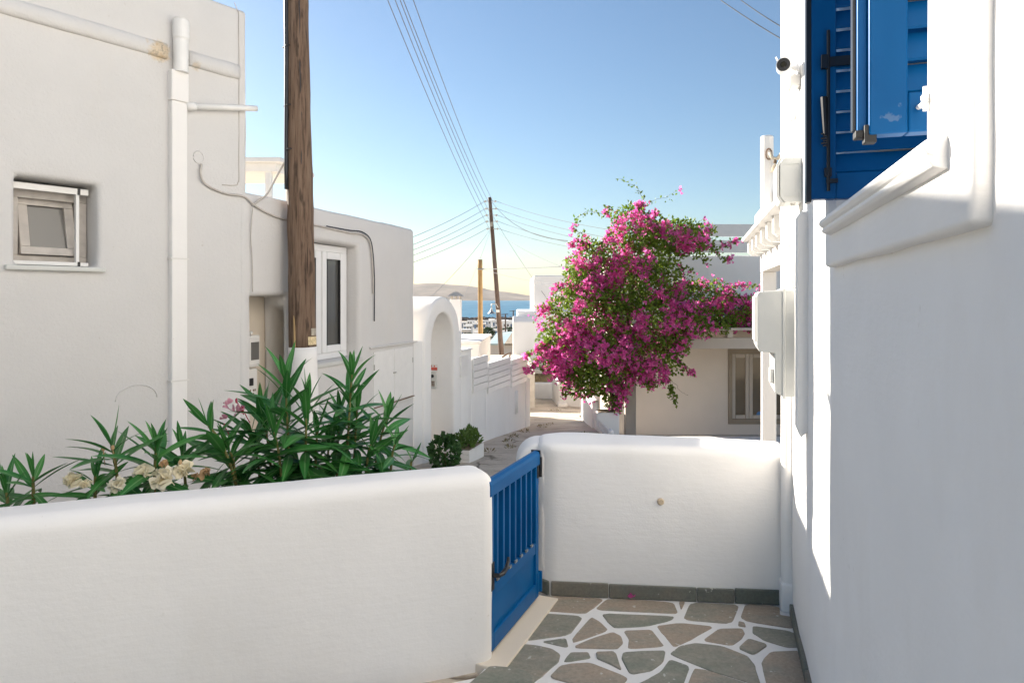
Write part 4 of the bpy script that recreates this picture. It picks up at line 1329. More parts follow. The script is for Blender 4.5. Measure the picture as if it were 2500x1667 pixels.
PD = 5.84
q_low, q_hi = at(739, 848, PD), at(724, 0, PD)
slope = (q_hi - q_low) / (q_hi.z - q_low.z)
pb0 = q_low + slope * (-0.2 - q_low.z); pt1 = q_low + slope * (7.2 - q_low.z)
np_ = thing('utility_pole', 'thick weathered wooden pole with white painted foot in front of the low house', 'utility pole', pb0)
def pz(z): return q_low + slope * (z - q_low.z)
def pr(z): return 0.1155 - (z - q_low.z) * 0.0062
m = MB().tube([pz(z) for z in (1.283, 1.9, 2.6, 3.3, 4.2, 5.2, 6.2, 7.2)], [pr(z) for z in (1.283, 1.9, 2.6, 3.3, 4.2, 5.2, 6.2, 7.2)], 40)
m.build('shaft', M['oldwood'], np_, smooth=True, cell=0.10, rough=0.0075, freq=5)
m = MB().tube([pz(z) for z in (-0.3, 0.4, 1.0, 1.284)], [pr(z) + 0.003 for z in (-0.3, 0.4, 1.0, 1.284)], 40)
m.build('painted_foot', M['wallpaint'], np_, smooth=True, cell=0.10, rough=0.004, freq=6)
def on_pole(px, z, off=0.0):
    """point on the camera side of the near pole at horizontal offset px metres from its axis"""
    r = pr(z) + off
    c = pz(z); f = Vector((-c.x, -c.y, 0)).normalized(); s_ = Vector((-f.y, f.x, 0))
    if s_.x < 0: s_ = -s_
    px = max(-r * 0.98, min(r * 0.98, px))
    return c + s_ * px + f * math.sqrt(max(0, r * r - px * px))
m = MB().tube([on_pole(-0.098 + 0.012 * math.sin(z * 1.9), z, 0.012) for z in [2.62 + 0.15 * i for i in range(31)]], 0.017, 10)
m.build('feeder_cable', M['cable'], np_, smooth=True)
m = MB().tube([on_pole(-0.115, z, 0.006) for z in [2.8 + 0.2 * i for i in range(22)]], 0.008, 8)
m.build('conduit', M['cord'], np_, smooth=True)
for z in (3.82, 3.32, 2.95, 4.6):
    m = MB().tube([on_pole(-0.118, z, 0.02), on_pole(-0.09, z + 0.002, 0.032), on_pole(-0.06, z + 0.004, 0.012)], 0.006, 6)
    m.build('cable_clip', M['black'], np_)
# long drying split in the wood, a pale batten and two tags
m = MB().tube([on_pole(0.018 + 0.008 * noise.noise(Vector((z * 2, 0, 4))), z, -0.004) for z in [2.6 + 0.1 * i for i in range(40)]], [0.0055 if 2 < i < 36 else 0.002 for i in range(40)], 6)
m.build('wood_split', M['cable'], np_)
m = MB().tube([on_pole(-0.064, 1.29, 0.002), on_pole(-0.064, 1.42, 0.003), on_pole(-0.066, 1.52, 0.002), on_pole(-0.066, 1.56, -0.002)], [0.010, 0.009, 0.007, 0.004], 8)
m.build('batten', M['rawstuff'], np_)
def plate(x0, x1, z0_, z1_, off):
    k = 6
    a = [on_pole(x0 + (x1 - x0) * i / k, z0_, off) for i in range(k + 1)]; b_ = [on_pole(x0 + (x1 - x0) * i / k, z1_, off) for i in range(k + 1)]
    return MB().add(a + b_, [(i, i + 1, k + 2 + i, k + 1 + i) for i in range(k)])
plate(0.045, 0.112, 1.305, 1.375, 0.004).build('paper_notice', M['label'], np_)
plate(0.072, 0.112, 1.385, 1.445, 0.004).build('tin_tag', M['tin'], np_)
# white cord twisted from the pole to the house
cable('drop_cable', [on_pole(-0.115, 2.86, 0.01), on_pole(-0.115, 2.86, 0.01) + Vector((-0.05, -0.02, -0.10)), L(5.60, 0.05, 2.56), L(5.53, 0.02, 2.49), L(5.46, 0.012, 2.44)], 0.009, M['cord'], 'short pale twisted cable from the thick pole to the low house corner')

p2 = pole('utility_pole', 'short fresh honey-coloured wooden pole beyond the slatted wall', at(1174, 960, 26), at(1172, 634, 26), 0.105, 0.085, M['newwood'], 18)
MB().tube([at(1166, 657, 25.85), at(1182, 657, 25.85)], 0.03, 8).build('bracket', M['metal'], p2)
P3a, P3b = at(1229, 925, 30), at(1195.5, 482, 30)
p3 = pole('utility_pole', 'tall dark leaning wooden pole with insulators and a lamp', P3a, P3b, 0.125, 0.075, M['darkwood'], 18)
def p3at(y): return P3a.lerp(P3b, (925 - y) / (925 - 482.0))
for y in (492, 510, 526, 541, 559):
    c = p3at(y)
    arm = MB().tube([c + Vector((-0.20, -0.05, 0)), c + Vector((0.26, -0.05, 0))], 0.014, 6).build('crossbar', M['metal'], p3)
    for s_ in (-0.20, 0.24):
        MB().tube([c + Vector((s_, -0.05, -0.045)), c + Vector((s_, -0.05, -0.01)), c + Vector((s_, -0.05, 0.0)), c + Vector((s_, -0.05, 0.04))], [0.04, 0.05, 0.035, 0.045], 10).build('insulator', M['greyplastic'], arm)
c = p3at(547)
MB().box((c.x - 0.05, c.y - 0.12, c.z - 0.12), (c.x + 0.05, c.y - 0.10, c.z + 0.08)).build('number_tag', M['tin'], p3)
c = p3at(757)
lamp = thing('street_lamp', 'small bell-shaped street lamp on a curved arm on the leaning pole', 'lamp', c)
lc = at(1200, 760, 29.8)
MB().tube([c + Vector((0.0, -0.13, 0.1)), c + Vector((-0.1, -0.14, 0.28)), lc + Vector((0.06, 0, 0.33)), lc + Vector((0.0, 0, 0.30)), lc + Vector((0, 0, 0.12))], 0.02, 8).build('arm', M['metal'], lamp, smooth=True)
MB().tube([lc + Vector((0, 0, 0.16)), lc + Vector((0, 0, 0.08)), lc, lc + Vector((0, 0, -0.10))], [0.03, 0.045, 0.07, 0.18], 16, caps=False).build('shade', M['metal'], lamp, smooth=True)
MB().blob(lc + Vector((0, 0, -0.06)), 0.05, 0.05, 0.06, 0).build('bulb', M['pvc'], lamp, smooth=True)
MB().box((c.x - 0.08, c.y - 0.16, c.z - 0.1), (c.x + 0.06, c.y - 0.12, c.z + 0.02)).build('control_box', M['offwhite'], lamp)

for i, (x, y0_, y1_, d) in enumerate(((1234, 815, 766, 130), (1253, 800, 758, 140))):
    t = pole('utility_pole', ('thin distant pole right of the leaning pole', 'thin distant pole standing against the sea, beside the pale house')[i], at(x, y0_, d), at(x, y1_, d), 0.14, 0.11, M['darkwood'], 8, cell=0)
    cc = at(x, y1_ + 2, d)
    MB().tube([cc + Vector((-0.8, 0, 0)), cc + Vector((0.5, 0, 0.1))], 0.06, 5).build('crossbar', M['darkwood'], t)


# overhead wires
def wire(a, b_, sag, r, label, mat='wire', group='overhead wires'):
    pts = [a.lerp(b_, i / 18) - Vector((0, 0, sag * 4 * (i / 18) * (1 - i / 18))) for i in range(19)]
    tag(MB().tube(pts, r, 5).build('overhead_wire', M[mat]), label, 'wire', group)


ordn = ['topmost', 'second', 'third', 'fourth', 'lowest']
for i, (y, yl) in enumerate(zip((492, 510, 526, 541, 559), (562, 581, 594, 607, 624))):
    c = p3at(y)
    a = c + Vector((-0.20, -0.05, 0.02))
    e = at(1007, yl, 24) ; e = a + (e - a) * 1.8
    wire(a, e, 0.25, 0.009, '%s of five wires from the leaning pole down behind the low house' % ordn[i])
    b_ = c + Vector((0.24, -0.05, 0.02))
    e = at(1420 + 3 * i, (536, 556, 572, 588, 597)[i], 24); e = b_ + (e - b_) * 1.6
    wire(b_, e, 0.2, 0.008, '%s of five wires from the leaning pole rightward behind the bougainvillea' % ordn[i])
for i, (xt, y) in enumerate(((950, 559), (968, 541), (980, 526), (988, 510), (1012, 492))):
    c = p3at(y)
    a = c + Vector((-0.12 + 0.06 * i, -0.05, 0.02))
    e = at(xt, -8, 13)
    e = a + (e - a) * 1.15
    wire(a, e, 0.30, 0.008, '%s from the left of five wires rising steeply to the top edge' % ('first', 'second', 'third', 'fourth', 'fifth')[i])
c = p3at(495); wire(c + Vector((0.1, -0.1, 0)), at(1385, 588, 15), 0.35, 0.009, 'dark service wire from the leaning pole top to the bougainvillea', 'cable')
c = p3at(560); wire(c + Vector((0.1, -0.1, 0)), at(1400, 662, 15), 0.15, 0.007, 'service wire slanting from mid leaning pole to the flowering wall')
wire(p3at(530) + Vector((0.1, -0.1, 0)), at(1352, 752, 24), 0.1, 0.008, 'stay wire dropping from the leaning pole to the pale house')
wire(p3at(562) + Vector((-0.1, -0.1, 0)), at(1030, 745, 18), 0.15, 0.007, 'service wire dropping from the leaning pole to the arched gateway')
wire(p3at(563) + Vector((-0.08, -0.1, 0)), at(1135, 720, 25), 0.1, 0.006, 'short service wire dropping steeply left of the leaning pole')
wire(at(1180, 657, 25.8), at(1420, 648, 15.5), 0.02, 0.012, 'nearly level thick cable from the honey-coloured pole to the flowers', 'wire')
wire(at(1180, 658, 25.8), at(1400, 702, 15.5), 0.06, 0.008, 'thin wire sloping from the honey-coloured pole to the flowers')
wire(at(1745, -10, 9), at(1950, 120, 6.4), 0.02, 0.006, 'lower of two wires crossing the top right sky', 'cable')
wire(at(1795, -10, 9), at(1950, 90, 6.4), 0.02, 0.006, 'upper of two wires crossing the top right sky', 'cable')

# ------------------------------------------------------------------ house with the flowering porch
PW = 15.3                                                       # porch wall plane
def Y(x, o, z): return Vector((x, PW - o, z))                   # o towards the camera
def pxx(px, d): return (px - 1250) / FPX * d
def pzz(py, d): return EYE + (728 - py) / FPX * d
FLOOR = -1.35
ph = thing('porch_house', 'single-storey house with beige porch under the pink bougainvillea', 'house', Vector((4.5, 15.5, FLOOR)))
wx0, wx1 = pxx(1778, PW), pxx(1778, PW) + 1.55
WZ0, WZ1 = pzz(1035, PW), pzz(852, PW)
finish(wall_bm(Y, 2.32, 11.0, -1.9, 1.02, 0, -0.3, [(wx0, wx1, WZ0, WZ1)]), 'porch_wall', M['porch'], ph, 0.012, 2, True, 0.4, 0.004)
finish(wall_bm(Y, 2.32, 11.0, 1.021, pzz(624, PW), 0, -0.3, []), 'upper_wall', M['white'], ph, 0.03, 3, True, 0.4, 0.006)
MB().box((2.33, -5.5, -1.9), (10.98, -0.29, pzz(630, PW)), Y).build('house_body', M['porch'], ph)
cr_ = MB().tube([Y(2.36, 0.02, z) for z in (0.9, 1.6, 2.2, 2.5)], 0.14, 14)
cr_.build('rounded_corner', M['white'], ph, smooth=True)
# window of the porch
fr = MB()
e_ = 0.11
for q in ((wx0, wx1, WZ1 - e_, WZ1), (wx0, wx1, WZ0, WZ0 + e_), (wx0, wx0 + e_ * 0.8, WZ0 + e_, WZ1 - e_), (wx1 - e_ * 0.8, wx1, WZ0 + e_, WZ1 - e_)):
    fr.box((q[0], -0.10, q[2]), (q[1], 0.02, q[3]), Y)
wfr = fr.build('window', M['taupe'], ph, bevel=0.006)
lx = [wx0 + 0.09, (wx0 + wx1) / 2 - 0.02, (wx0 + wx1) / 2, wx1 - 0.09]
xs4 = [wx0 + 0.09, wx0 + 0.48, wx0 + 0.875, wx1 - 0.09]
for a, b2 in zip(xs4, xs4[1:]):
    sa = MB()
    for q in ((a, a + 0.085, WZ0 + e_, WZ1 - e_), (b2 - 0.085, b2, WZ0 + e_, WZ1 - e_), (a + 0.085, b2 - 0.085, WZ0 + e_, WZ0 + e_ + 0.09), (a + 0.085, b2 - 0.085, WZ1 - e_ - 0.09, WZ1 - e_)):
        sa.box((q[0] + 0.004, -0.08, q[2] + 0.004), (q[1] - 0.004, -0.03, q[3] - 0.004), Y)
    sh_ = sa.build('sash', M['beam'], wfr, bevel=0.004)
    MB().box((a + 0.08, -0.07, WZ0 + e_ + 0.085), (b2 - 0.08, -0.06, WZ1 - e_ - 0.085), Y).build('pane', M['curtained'], wfr)
bs = at(1855, 1012, PW + 0.05); MB().tube([bs, bs + Vector((0, -0.006, 0))], 0.075, 18).build('blue_sticker', simple('blue_sticker', (0.10, 0.24, 0.50), 0.5), wfr)
# porch: posts, beam, rafters, roof boards
BD = 13.55
MB().box((pxx(1525, BD), BD - 0.1, -1.09), (pxx(1551, BD), BD + 0.1, pzz(838, BD))).build('porch_post', M['post'], ph, bevel=0.012)
MB().box((pxx(1862, BD) + 2.4, BD - 0.1, -1.09), (pxx(1862, BD) + 2.6, BD + 0.1, pzz(838, BD))).build('porch_post', M['post'], ph, bevel=0.012)
MB().box((pxx(1520, BD), BD - 0.06, pzz(851, BD)), (pxx(1862, BD) + 2.7, BD + 0.10, pzz(824, BD))).build('beam', M['beam'], ph, bevel=0.008)
for px_ in (1640, 1778, 1916):
    x = pxx(px_, BD)
    MB().box((x - 0.055, BD - 0.12, pzz(823.5, BD)), (x + 0.055, PW + 0.0, pzz(806, BD))).build('rafter', M['beam'], ph, bevel=0.006)
rx0, rx1 = pxx(1560, BD), pxx(1862, BD) + 2.8
for k in range(9):
    y0 = BD - 0.18 + k * 0.215
    MB().box((rx0, y0, pzz(805.5, BD)), (rx1, y0 + 0.208, pzz(799.5, BD))).build('roof_board', M['concrete'], ph)
MB().box((pxx(1500, 13.4), 13.25, -1.9), (10, 13.80, -1.085)).build('porch_ledge', M['white'], ph, bevel=0.03, seg=3, smooth=True, cell=0.5)
MB().box((2.2, 13.80, -1.9), (10, PW + 0.1, FLOOR)).build('porch_floor', M['concrete'], ph)
# terrace fence above the roof: two boards on posts
tf = thing('terrace_fence', 'pale two-board fence along the porch house roof', 'fence', Vector((5, PW - 0.05, 2.6)))
for y0, y1 in ((548, 578), (587, 617)):
    MB().box((pxx(1595, PW), PW - 0.05, pzz(y1, PW)), (10.6, PW - 0.01, pzz(y0, PW))).build('board', M['trim'], tf, bevel=0.005)
for x in (3.3, 5.9, 8.4):
    MB().box((x, PW - 0.009, pzz(622, PW) - 0.05), (x + 0.09, PW + 0.06, pzz(552, PW))).build('post', M['trim'], tf)
# planter wall, pier and slat gate at the lane side
pw = thing('planter_wall', 'white planter wall holding the bougainvillea roots at the lane edge', 'wall', Vector((1.8, 13, -1.3)))
MB().box((pxx(1455.5, 12.7), 12.7, -1.9), (pxx(1513, 12.7), 13.1, pzz(1007, 12.7))).build('front', M['white'], pw, bevel=0.04, seg=4, smooth=True, cell=0.15, rough=0.004)
MB().box((pxx(1446, 12.9), 12.95, -1.9), (pxx(1446, 12.9) + 0.13, 15.0, pzz(978, 12.95))).build('side', M['white'], pw, bevel=0.035, seg=4, smooth=True, cell=0.2, rough=0.004)
MB().box((pxx(1457, 12.8) + 0.02, 12.72, -1.5), (pxx(1510, 12.8), 13.08, pzz(1007, 12.7) + 0.004)).build('soil', M['soil'], pw)
sgt = thing('slat_gate', 'small white vertical-slat gate leading down to the porch', 'gate', Vector((1.62, 12.2, -1.0)))
g0, g1 = Vector((pxx(1463, 12.65), 12.65)), Vector((pxx(1484, 11.75), 11.75))
for i in range(9):
    a = g0.lerp(g1, (i + 0.06) / 9); b2 = g0.lerp(g1, (i + 0.88) / 9)
    u = (b2 - a).normalized(); n = Vector((-u.y, u.x)) * 0.012
    MB().prism([tuple(a - n), tuple(b2 - n), tuple(b2 + n), tuple(a + n)], -1.25, -0.55).build('slat', M['trim'], sgt, bevel=0.003, seg=1)
u = (g1 - g0).normalized(); n = Vector((-u.y, u.x))
for z in (-0.72, -1.1):
    q = [g0 - n * 0.04, g1 - n * 0.04, g1 - n * 0.013, g0 - n * 0.013]
    MB().prism([tuple(v) for v in q], z, z + 0.06).build('rail', M['trim'], sgt)
rp = MB().box((pxx(1484, 11.7), 11.55, -1.5), (pxx(1496, 11.7), 11.72, pzz(1046, 11.7))).build('gate_pier', M['white'], bevel=0.035, seg=4, smooth=True)
tag(rp, 'short rounded white gate pier beside the slat gate', 'pier')
lr = MB().prism([(11.1, -1.6), (11.54, -1.6), (11.54, -0.66), (11.5, -0.62), (11.42, -0.66), (11.1, -0.95)], pxx(1498, 11.4), pxx(1498, 11.4) + 0.12, lambda y, z, x: Vector((x, y, z))).build('stair_parapet', M['white'], bevel=0.03, seg=3, smooth=True)
tag(lr, 'sloping white stair parapet right of the gate pier', 'wall')

# ------------------------------------------------------------------ pergola of the right neighbour
pg = thing('white_pergola', 'white pergola roof with projecting rafter ends behind the house corner', 'pergola', Vector((3.0, 7, -0.4)))
def Q(d, o, z): return Vector((0.656 + 0.264 * d + o, d, z))    # o to the right of the eaves edge
ZE = 2.44
MB().box((4.2, 0.0, ZE), (9.0, 0.7, ZE + 0.045), Q).build('roof_slab', M['trim'], pg, bevel=0.006)
MB().box((4.2, 0.17, ZE + 0.045), (9.0, 0.40, ZE + 0.35), Q).build('fascia', M['white'], pg, bevel=0.012)
for k in range(9):
    d = 4.45 + k * 0.545
    MB().prism([(0.07, ZE), (0.75, ZE), (0.75, ZE - 0.19), (0.12, ZE - 0.19), (0.07, ZE - 0.15)], d, d + 0.13, lambda o, z, d_: Q(d_, o, z)).build('rafter_end', M['trim'], pg, bevel=0.004, seg=1)
MB().box((4.2, 0.235, ZE - 0.40), (8.95, 0.43, ZE - 0.191), Q).build('beam', M['trim'], pg, bevel=0.01)
MB().box((8.72, 0.24, -0.6), (8.92, 0.42, ZE - 0.401), Q).build('post', M['white'], pg, bevel=0.012)
MB().box((5.2, 0.26, -0.6), (5.4, 0.42, ZE - 0.401), Q).build('post', M['white'], pg, bevel=0.012)
up = thing('roof_post', 'white octagonal roof post carrying a rope with a tassel', 'post', Q(7.0, 0.2, ZE + 0.3))
ux = pxx(1872.5, 7.0)
MB().tube([(ux, 7.0, ZE + 0.2), (ux, 7.0, 3.345), (ux, 7.0, 3.36)], [0.068, 0.068, 0.055], 8).build('shaft', M['trim'], up)
MB().tube([(ux - 0.01 + 0.03 * math.cos(a), 6.92, 3.16 + 0.055 * math.sin(a)) for a in [k * 0.55 for k in range(12)]], 0.007, 6).build('ring', M['rust'], up)
rt = thing('tasselled_rope', 'thick pale rope with tassel looped from the roof post to the house', 'rope', Vector((ux, 6.9, 3.1)))
rp_ = [Vector((ux - 0.01, 6.9, 3.17)), Vector((ux + 0.01, 6.88, 3.11)), Vector((ux + 0.05, 6.85, 3.10)), Vector((ux + 0.09, 6.8, 3.16)), Vector((ux + 0.14, 6.6, 3.30)), Vector((ux + 0.22, 6.3, 3.52))]
MB().tube(rp_, 0.019, 10).build('rope', M['rope'], rt, smooth=True)
tz = Vector((ux + 0.03, 6.86, 3.09))
MB().tube([tz, tz - Vector((0, 0, 0.02)), tz - Vector((0, 0, 0.035))], [0.012, 0.018, 0.016], 10).build('knot', M['twig'], rt)
tl = MB()
for k in range(26):
    a = k * 2.4; r_ = 0.045 * math.sqrt((k + 1) / 26)
    tl.tube([tz - Vector((0, 0, 0.03)), tz + Vector((r_ * math.cos(a) * 0.7, r_ * math.sin(a) * 0.7, -0.08)), tz + Vector((r_ * math.cos(a), r_ * math.sin(a), -0.125))], 0.004, 4)
tl.build('tassel', M['rope'], rt)
# flower pot plant glimpsed over the meter box
# ------------------------------------------------------------------ middle distance houses
mh = thing('pale_house', 'pale two-block white house behind the bougainvillea at the lane end', 'house', Vector((2.5, 26, -0.8)))
H1 = 25.0
MB().box((pxx(1303, H1), H1, -1.2), (8.5, H1 + 5, pzz(672, H1))).build('upper_block', M['white'], mh, bevel=0.05, seg=3, smooth=False)
MB().box((pxx(1263, H1 - 0.4), H1 - 0.4, -1.2), (pxx(1400, H1), H1 + 4, pzz(760, H1 - 0.4))).build('lower_block', M['white'], mh, bevel=0.05, seg=3)
MB().prism([(H1 - 0.9, -1.2), (H1 + 3.5, -1.2), (H1 + 3.5, pzz(786, H1 - 0.9)), (H1 - 0.7, pzz(772, H1 - 0.9)), (H1 - 0.9, pzz(786, H1 - 0.9))], pxx(1252, H1 - 0.9), pxx(1312, H1 - 0.9), lambda y, z, x: Vector((x, y, z))).build('lean_to', M['white'], mh, bevel=0.03)
sh = thing('lane_house', 'white house corner with a small base block where the lane turns', 'house', Vector((2.4, 19.5, -1.4)))
MB().prism([(pxx(1362, 19.0), 19.0), (pxx(1460, 18.6), 18.6), (4.2, 18.6), (4.2, 22), (pxx(1362, 19.3), 22)], -2.0, 0.1).build('wall', M['white'], sh, bevel=0.04, seg=3, smooth=False)
MB().box((pxx(1362, 18.9) - 0.01, 18.72, -1.5), (pxx(1384, 18.9), 19.05, pzz(984, 18.8))).build('base_block', M['white'], sh, bevel=0.03)
rw = MB().prism([(pxx(1285, 22.8), 22.5), (pxx(1366, 22.8), 22.5), (pxx(1366, 22.8), 22.75), (pxx(1285, 22.8), 22.75)], -2.2, pzz(934, 22.6)).build('retaining_wall', M['white'], bevel=0.03)
tag(rw, 'low white retaining wall closing the end of the lane', 'wall')
st = thing('stone_bench', 'tan stone block wall under a flat slab above the retaining wall', 'wall', Vector((1.1, 23.5, -1.2)))
sx0 = pxx(1250, 23.4)
MB().box((sx0, 23.3, -2.2), (pxx(1372, 23.4), 23.8, pzz(912, 23.4))).build('rubble_base', M['rubble'], st, bevel=0.03, cell=0.2, rough=0.03, freq=5)
MB().box((sx0, 23.0, pzz(911, 23.2)), (pxx(1366, 23.4), 24.1, pzz(901, 23.2))).build('slab', M['concrete'], st, bevel=0.02)
for r_ in range(3):
    for k in range(8):
        x0 = sx0 + k * 0.26 + 0.1 * (r_ % 2)
        MB().box((x0, 24.3 + 0.02 * R.random(), pzz(903, 24.3) + r_ * 0.13), (x0 + 0.25, 24.6, pzz(903, 24.3) + r_ * 0.13 + 0.122)).build('block', M['concrete'] if (k + r_) % 3 else M['rubble'], st, bevel=0.01, seg=1)
ORD9 = 'first second third fourth fifth sixth seventh eighth ninth'.split()
for k in range(9):
    x = pxx(1300 + k * 8, 22.9)
    m = MB()
    for j in range(9):
        a = R.uniform(0, 6.28); l = R.uniform(0.25, 0.5)
        b_ = Vector((x + R.uniform(-0.1, 0.1), 22.9 + R.uniform(-0.1, 0.1), -1.3))
        m.tube([b_, b_ + Vector((0.06 * math.cos(a), 0.05, l * 0.7)), b_ + Vector((0.2 * math.cos(a), 0.08, l))], [0.006, 0.005, 0.003], 4)
    tag(m.build('dry_grass_tuft', M['straw']), 'dry straw grass tuft before the stone block wall, %s from the left' % ORD9[k], 'grass', 'dry grass behind the retaining wall')
# shed with pale sheet roof
sd = thing('shed', 'low shed with a pale green sloping sheet roof below the poles', 'shed', Vector((-0.9, 46, -4)))
MB().box((pxx(1182, 45), 45, -6), (pxx(1262, 45), 49, pzz(840, 45))).build('wall', M['porch'], sd, bevel=0.03)
q = [at(1193, 838.5, 44.8), at(1232, 838.5, 44.8), at(1252, 809, 49.5), at(1213, 812, 49.5)]
MB().add(q + [p - Vector((0, 0, 0.12)) for p in q], [(0, 1, 2, 3), (7, 6, 5, 4), (0, 4, 5, 1), (1, 5, 6, 2), (2, 6, 7, 3), (3, 7, 4, 0)]).build('roof_sheet', M['panel'], sd)
q = [at(1232, 838.5, 44.8), at(1262, 838.5, 44.8), at(1264, 809, 49.5), at(1252, 809, 49.5)]
MB().add(q + [p - Vector((0, 0, 0.12)) for p in q], [(0, 1, 2, 3), (7, 6, 5, 4), (0, 4, 5, 1), (1, 5, 6, 2), (2, 6, 7, 3), (3, 7, 4, 0)]).build('roof_sheet', M['rubble'], sd)
yd = MB().box((pxx(1140, 20), 18, -2.6), (pxx(1300, 20), 24, pzz(873, 20) - 0.25)).build('yard_terrace', M['concrete'])
tag(yd, 'grey concrete terrace behind the slatted wall', 'terrace')
rl_ = thing('stair_rail', 'thin bent metal stair rail behind the slatted wall', 'railing', at(1240, 880, 20))
MB().tube([at(1226, 872, 20), at(1235, 866, 20), at(1247, 860, 20), at(1243, 874, 20)], 0.025, 8).build('bar', M['rust'], rl_)
# harbour town
RT = random.Random(21)
town = [(1136, 826, 250, 26, 20), (1153, 832, 245, 18, 14), (1168, 829, 260, 20, 17), (1142, 808, 320, 22, 12), (1160, 803, 330, 16, 14), (1176, 801, 350, 20, 10), (1131, 799, 380, 14, 12),
        (1188, 793, 430, 22, 9), (1200, 792, 440, 14, 12), (1212, 796, 400, 20, 14), (1226, 800, 360, 14, 15), (1240, 801, 350, 26, 17), (1218, 806, 300, 16, 12), (1190, 812, 300, 16, 10), (1150, 792, 460, 20, 8),
        (1172, 790, 480, 16, 7), (1232, 790, 470, 18, 8), (1206, 820, 220, 20, 14), (1228, 822, 210, 20, 12), (1258, 800, 340, 16, 14), (1110, 815, 300, 20, 16), (1120, 800, 380, 18, 10)]
ORD = ('first second third fourth fifth sixth seventh eighth ninth tenth eleventh twelfth thirteenth fourteenth fifteenth sixteenth seventeenth eighteenth nineteenth twentieth twenty-first twenty-second twenty-third').split()
words = ['wide', 'narrow', 'low', 'small', 'boxy', 'flat-roofed']
for i, (px_, base, d, wpx, hpx) in enumerate(town):
    x = pxx(px_, d); wd_ = wpx / FPX * d; hh = hpx / FPX * d; zb_ = pzz(base, d)
    dp_ = wd_ * RT.uniform(0.8, 1.2)
    rank = sorted(q[0] for q in town).index(px_)
    t = thing('town_house', '%s far white town house, %s from the left among those below the sea' % (words[i % 6], ORD[rank]), 'house', Vector((x, d, zb_)), 'far harbour town houses')
    MB().box((x - wd_ / 2, d, zb_ - 4), (x + wd_ / 2, d + dp_, zb_ + hh)).build('wall', M['white'] if i % 5 else M['porch'], t)
    MB().box((x - wd_ / 2 - 0.1, d - 0.1, zb_ + hh), (x + wd_ / 2 + 0.1, d + dp_ + 0.1, zb_ + hh + 0.35)).build('parapet', M['white'], t)
    k = 2 if wpx > 15 else 1
    for j in range(k + 1):
        a = x - wd_ / 2 + wd_ * (j + 0.6) / (k + 1.2)
        isd = (j == i % 3)
        MB().box((a - 0.45, d - 0.06, zb_ + (0.1 if isd else 0.8)), (a + 0.45, d + 0.02, zb_ + min(hh * 0.8, 2.1))).build('door' if isd else 'window', M['bluedoor'] if isd else M['glass'], t)
tree = thing('round_tree', 'dark round tree among the far town houses between two poles', 'tree', at(1192, 828, 150))
tc_ = at(1192, 813, 150)
MB().tube([tc_ - Vector((0, 0, 2.6)), tc_ - Vector((0, 0, 0.5))], [0.16, 0.1], 7).build('trunk', M['twig'], tree)
leaf_cloud(MB(), ball_pts(tc_, 1.35, 1.3, 1.25, 900, R, 0.55), 0.34, R, 0.6, 0.3).build('crown', M['tree'], tree)
for i, (px_, py_, d, r_) in enumerate(((1210, 806, 280, 1.3), (1242, 806, 260, 1.5), (1256, 805, 260, 1.6), (1148, 820, 240, 1.1))):
    c = at(px_, py_, d)
    t = thing('far_bush', ('dark shrub beside the leaning dark pole', 'broad olive shrub under the thin distant pole', 'olive shrub touching the pale house', 'small dark shrub among houses left of the honey-coloured pole')[i], 'shrub', c - Vector((0, 0, r_)))
    leaf_cloud(MB(), ball_pts(c, r_ * 2.0, r_, r_ * 0.7, 350, R, 0.5), 0.5, R, 0.6, 0.3).build('foliage', M['tree'], t)
rk = MB()
RK = random.Random(3)
for i in range(420):
    d = RK.uniform(760, 800)
    x = RK.uniform(pxx(1080, 780), pxx(1290, 780))
    s_ = RK.uniform(1.0, 2.4)
    rk.blob((x, d, -24.6 + RK.uniform(0, 3.4)), s_ * 1.5, s_, s_ * 0.8, 0.6, i, 1)
tag(rk.build('breakwater_rocks', M['rock']), 'dark heap of rocks forming the harbour breakwater', kind='stuff')

# ------------------------------------------------------------------ bougainvillea
RB = random.Random(11)
bg = thing('bougainvillea', 'huge bougainvillea with magenta bracts spilling over the beige porch', 'bougainvillea', Vector((1.95, 12.9, -0.45)))
# (px, py, distance, half-width px, half-height px, half-depth m, pinkness, leaf count)
BLOBS = [
    (1545, 560, 13.6, 52, 50, 0.40, 0.40, 900), (1645, 580, 13.9, 88, 40, 0.45, 0.13, 1500), (1585, 610, 13.9, 70, 45, 0.4, 0.10, 900),
    (1455, 655, 13.5, 66, 60, 0.55, 0.42, 1300), (1520, 705, 13.4, 105, 62, 0.6, 0.42, 1700), (1600, 690, 13.6, 70, 50, 0.5, 0.45, 900),
    (1590, 785, 13.2, 130, 58, 0.6, 0.95, 1500), (1435, 775, 13.1, 92, 76, 0.65, 0.62, 1700), (1385, 855, 13.0, 66, 60, 0.55, 0.75, 1000),
    (1465, 885, 12.9, 100, 66, 0.6, 0.80, 1500), (1580, 868, 13.0, 82, 60, 0.55, 0.90, 1000), (1440, 930, 12.9, 62, 34, 0.4, 0.85, 500),
    (1500, 960, 12.85, 26, 42, 0.25, 0.85, 260), (1700, 728, 13.9, 90, 42, 0.5, 0.28, 1000), (1780, 762, 13.9, 95, 36, 0.5, 0.8, 1100),
    (1700, 782, 13.5, 105, 30, 0.4, 1.0, 800), (1850, 775, 14.0, 50, 28, 0.4, 0.8, 400), (1420, 690, 13.2, 40, 40, 0.4, 0.4, 400), (1640, 840, 13.2, 24, 40, 0.3, 0.8, 200),
]
leafm = MB()
flowers = []           # (point, axis, size)


def pinkish(p):
    return noise.noise(p * 1.55 + Vector((3, 1, 7))) + 0.6 * noise.noise(p * 4.2)


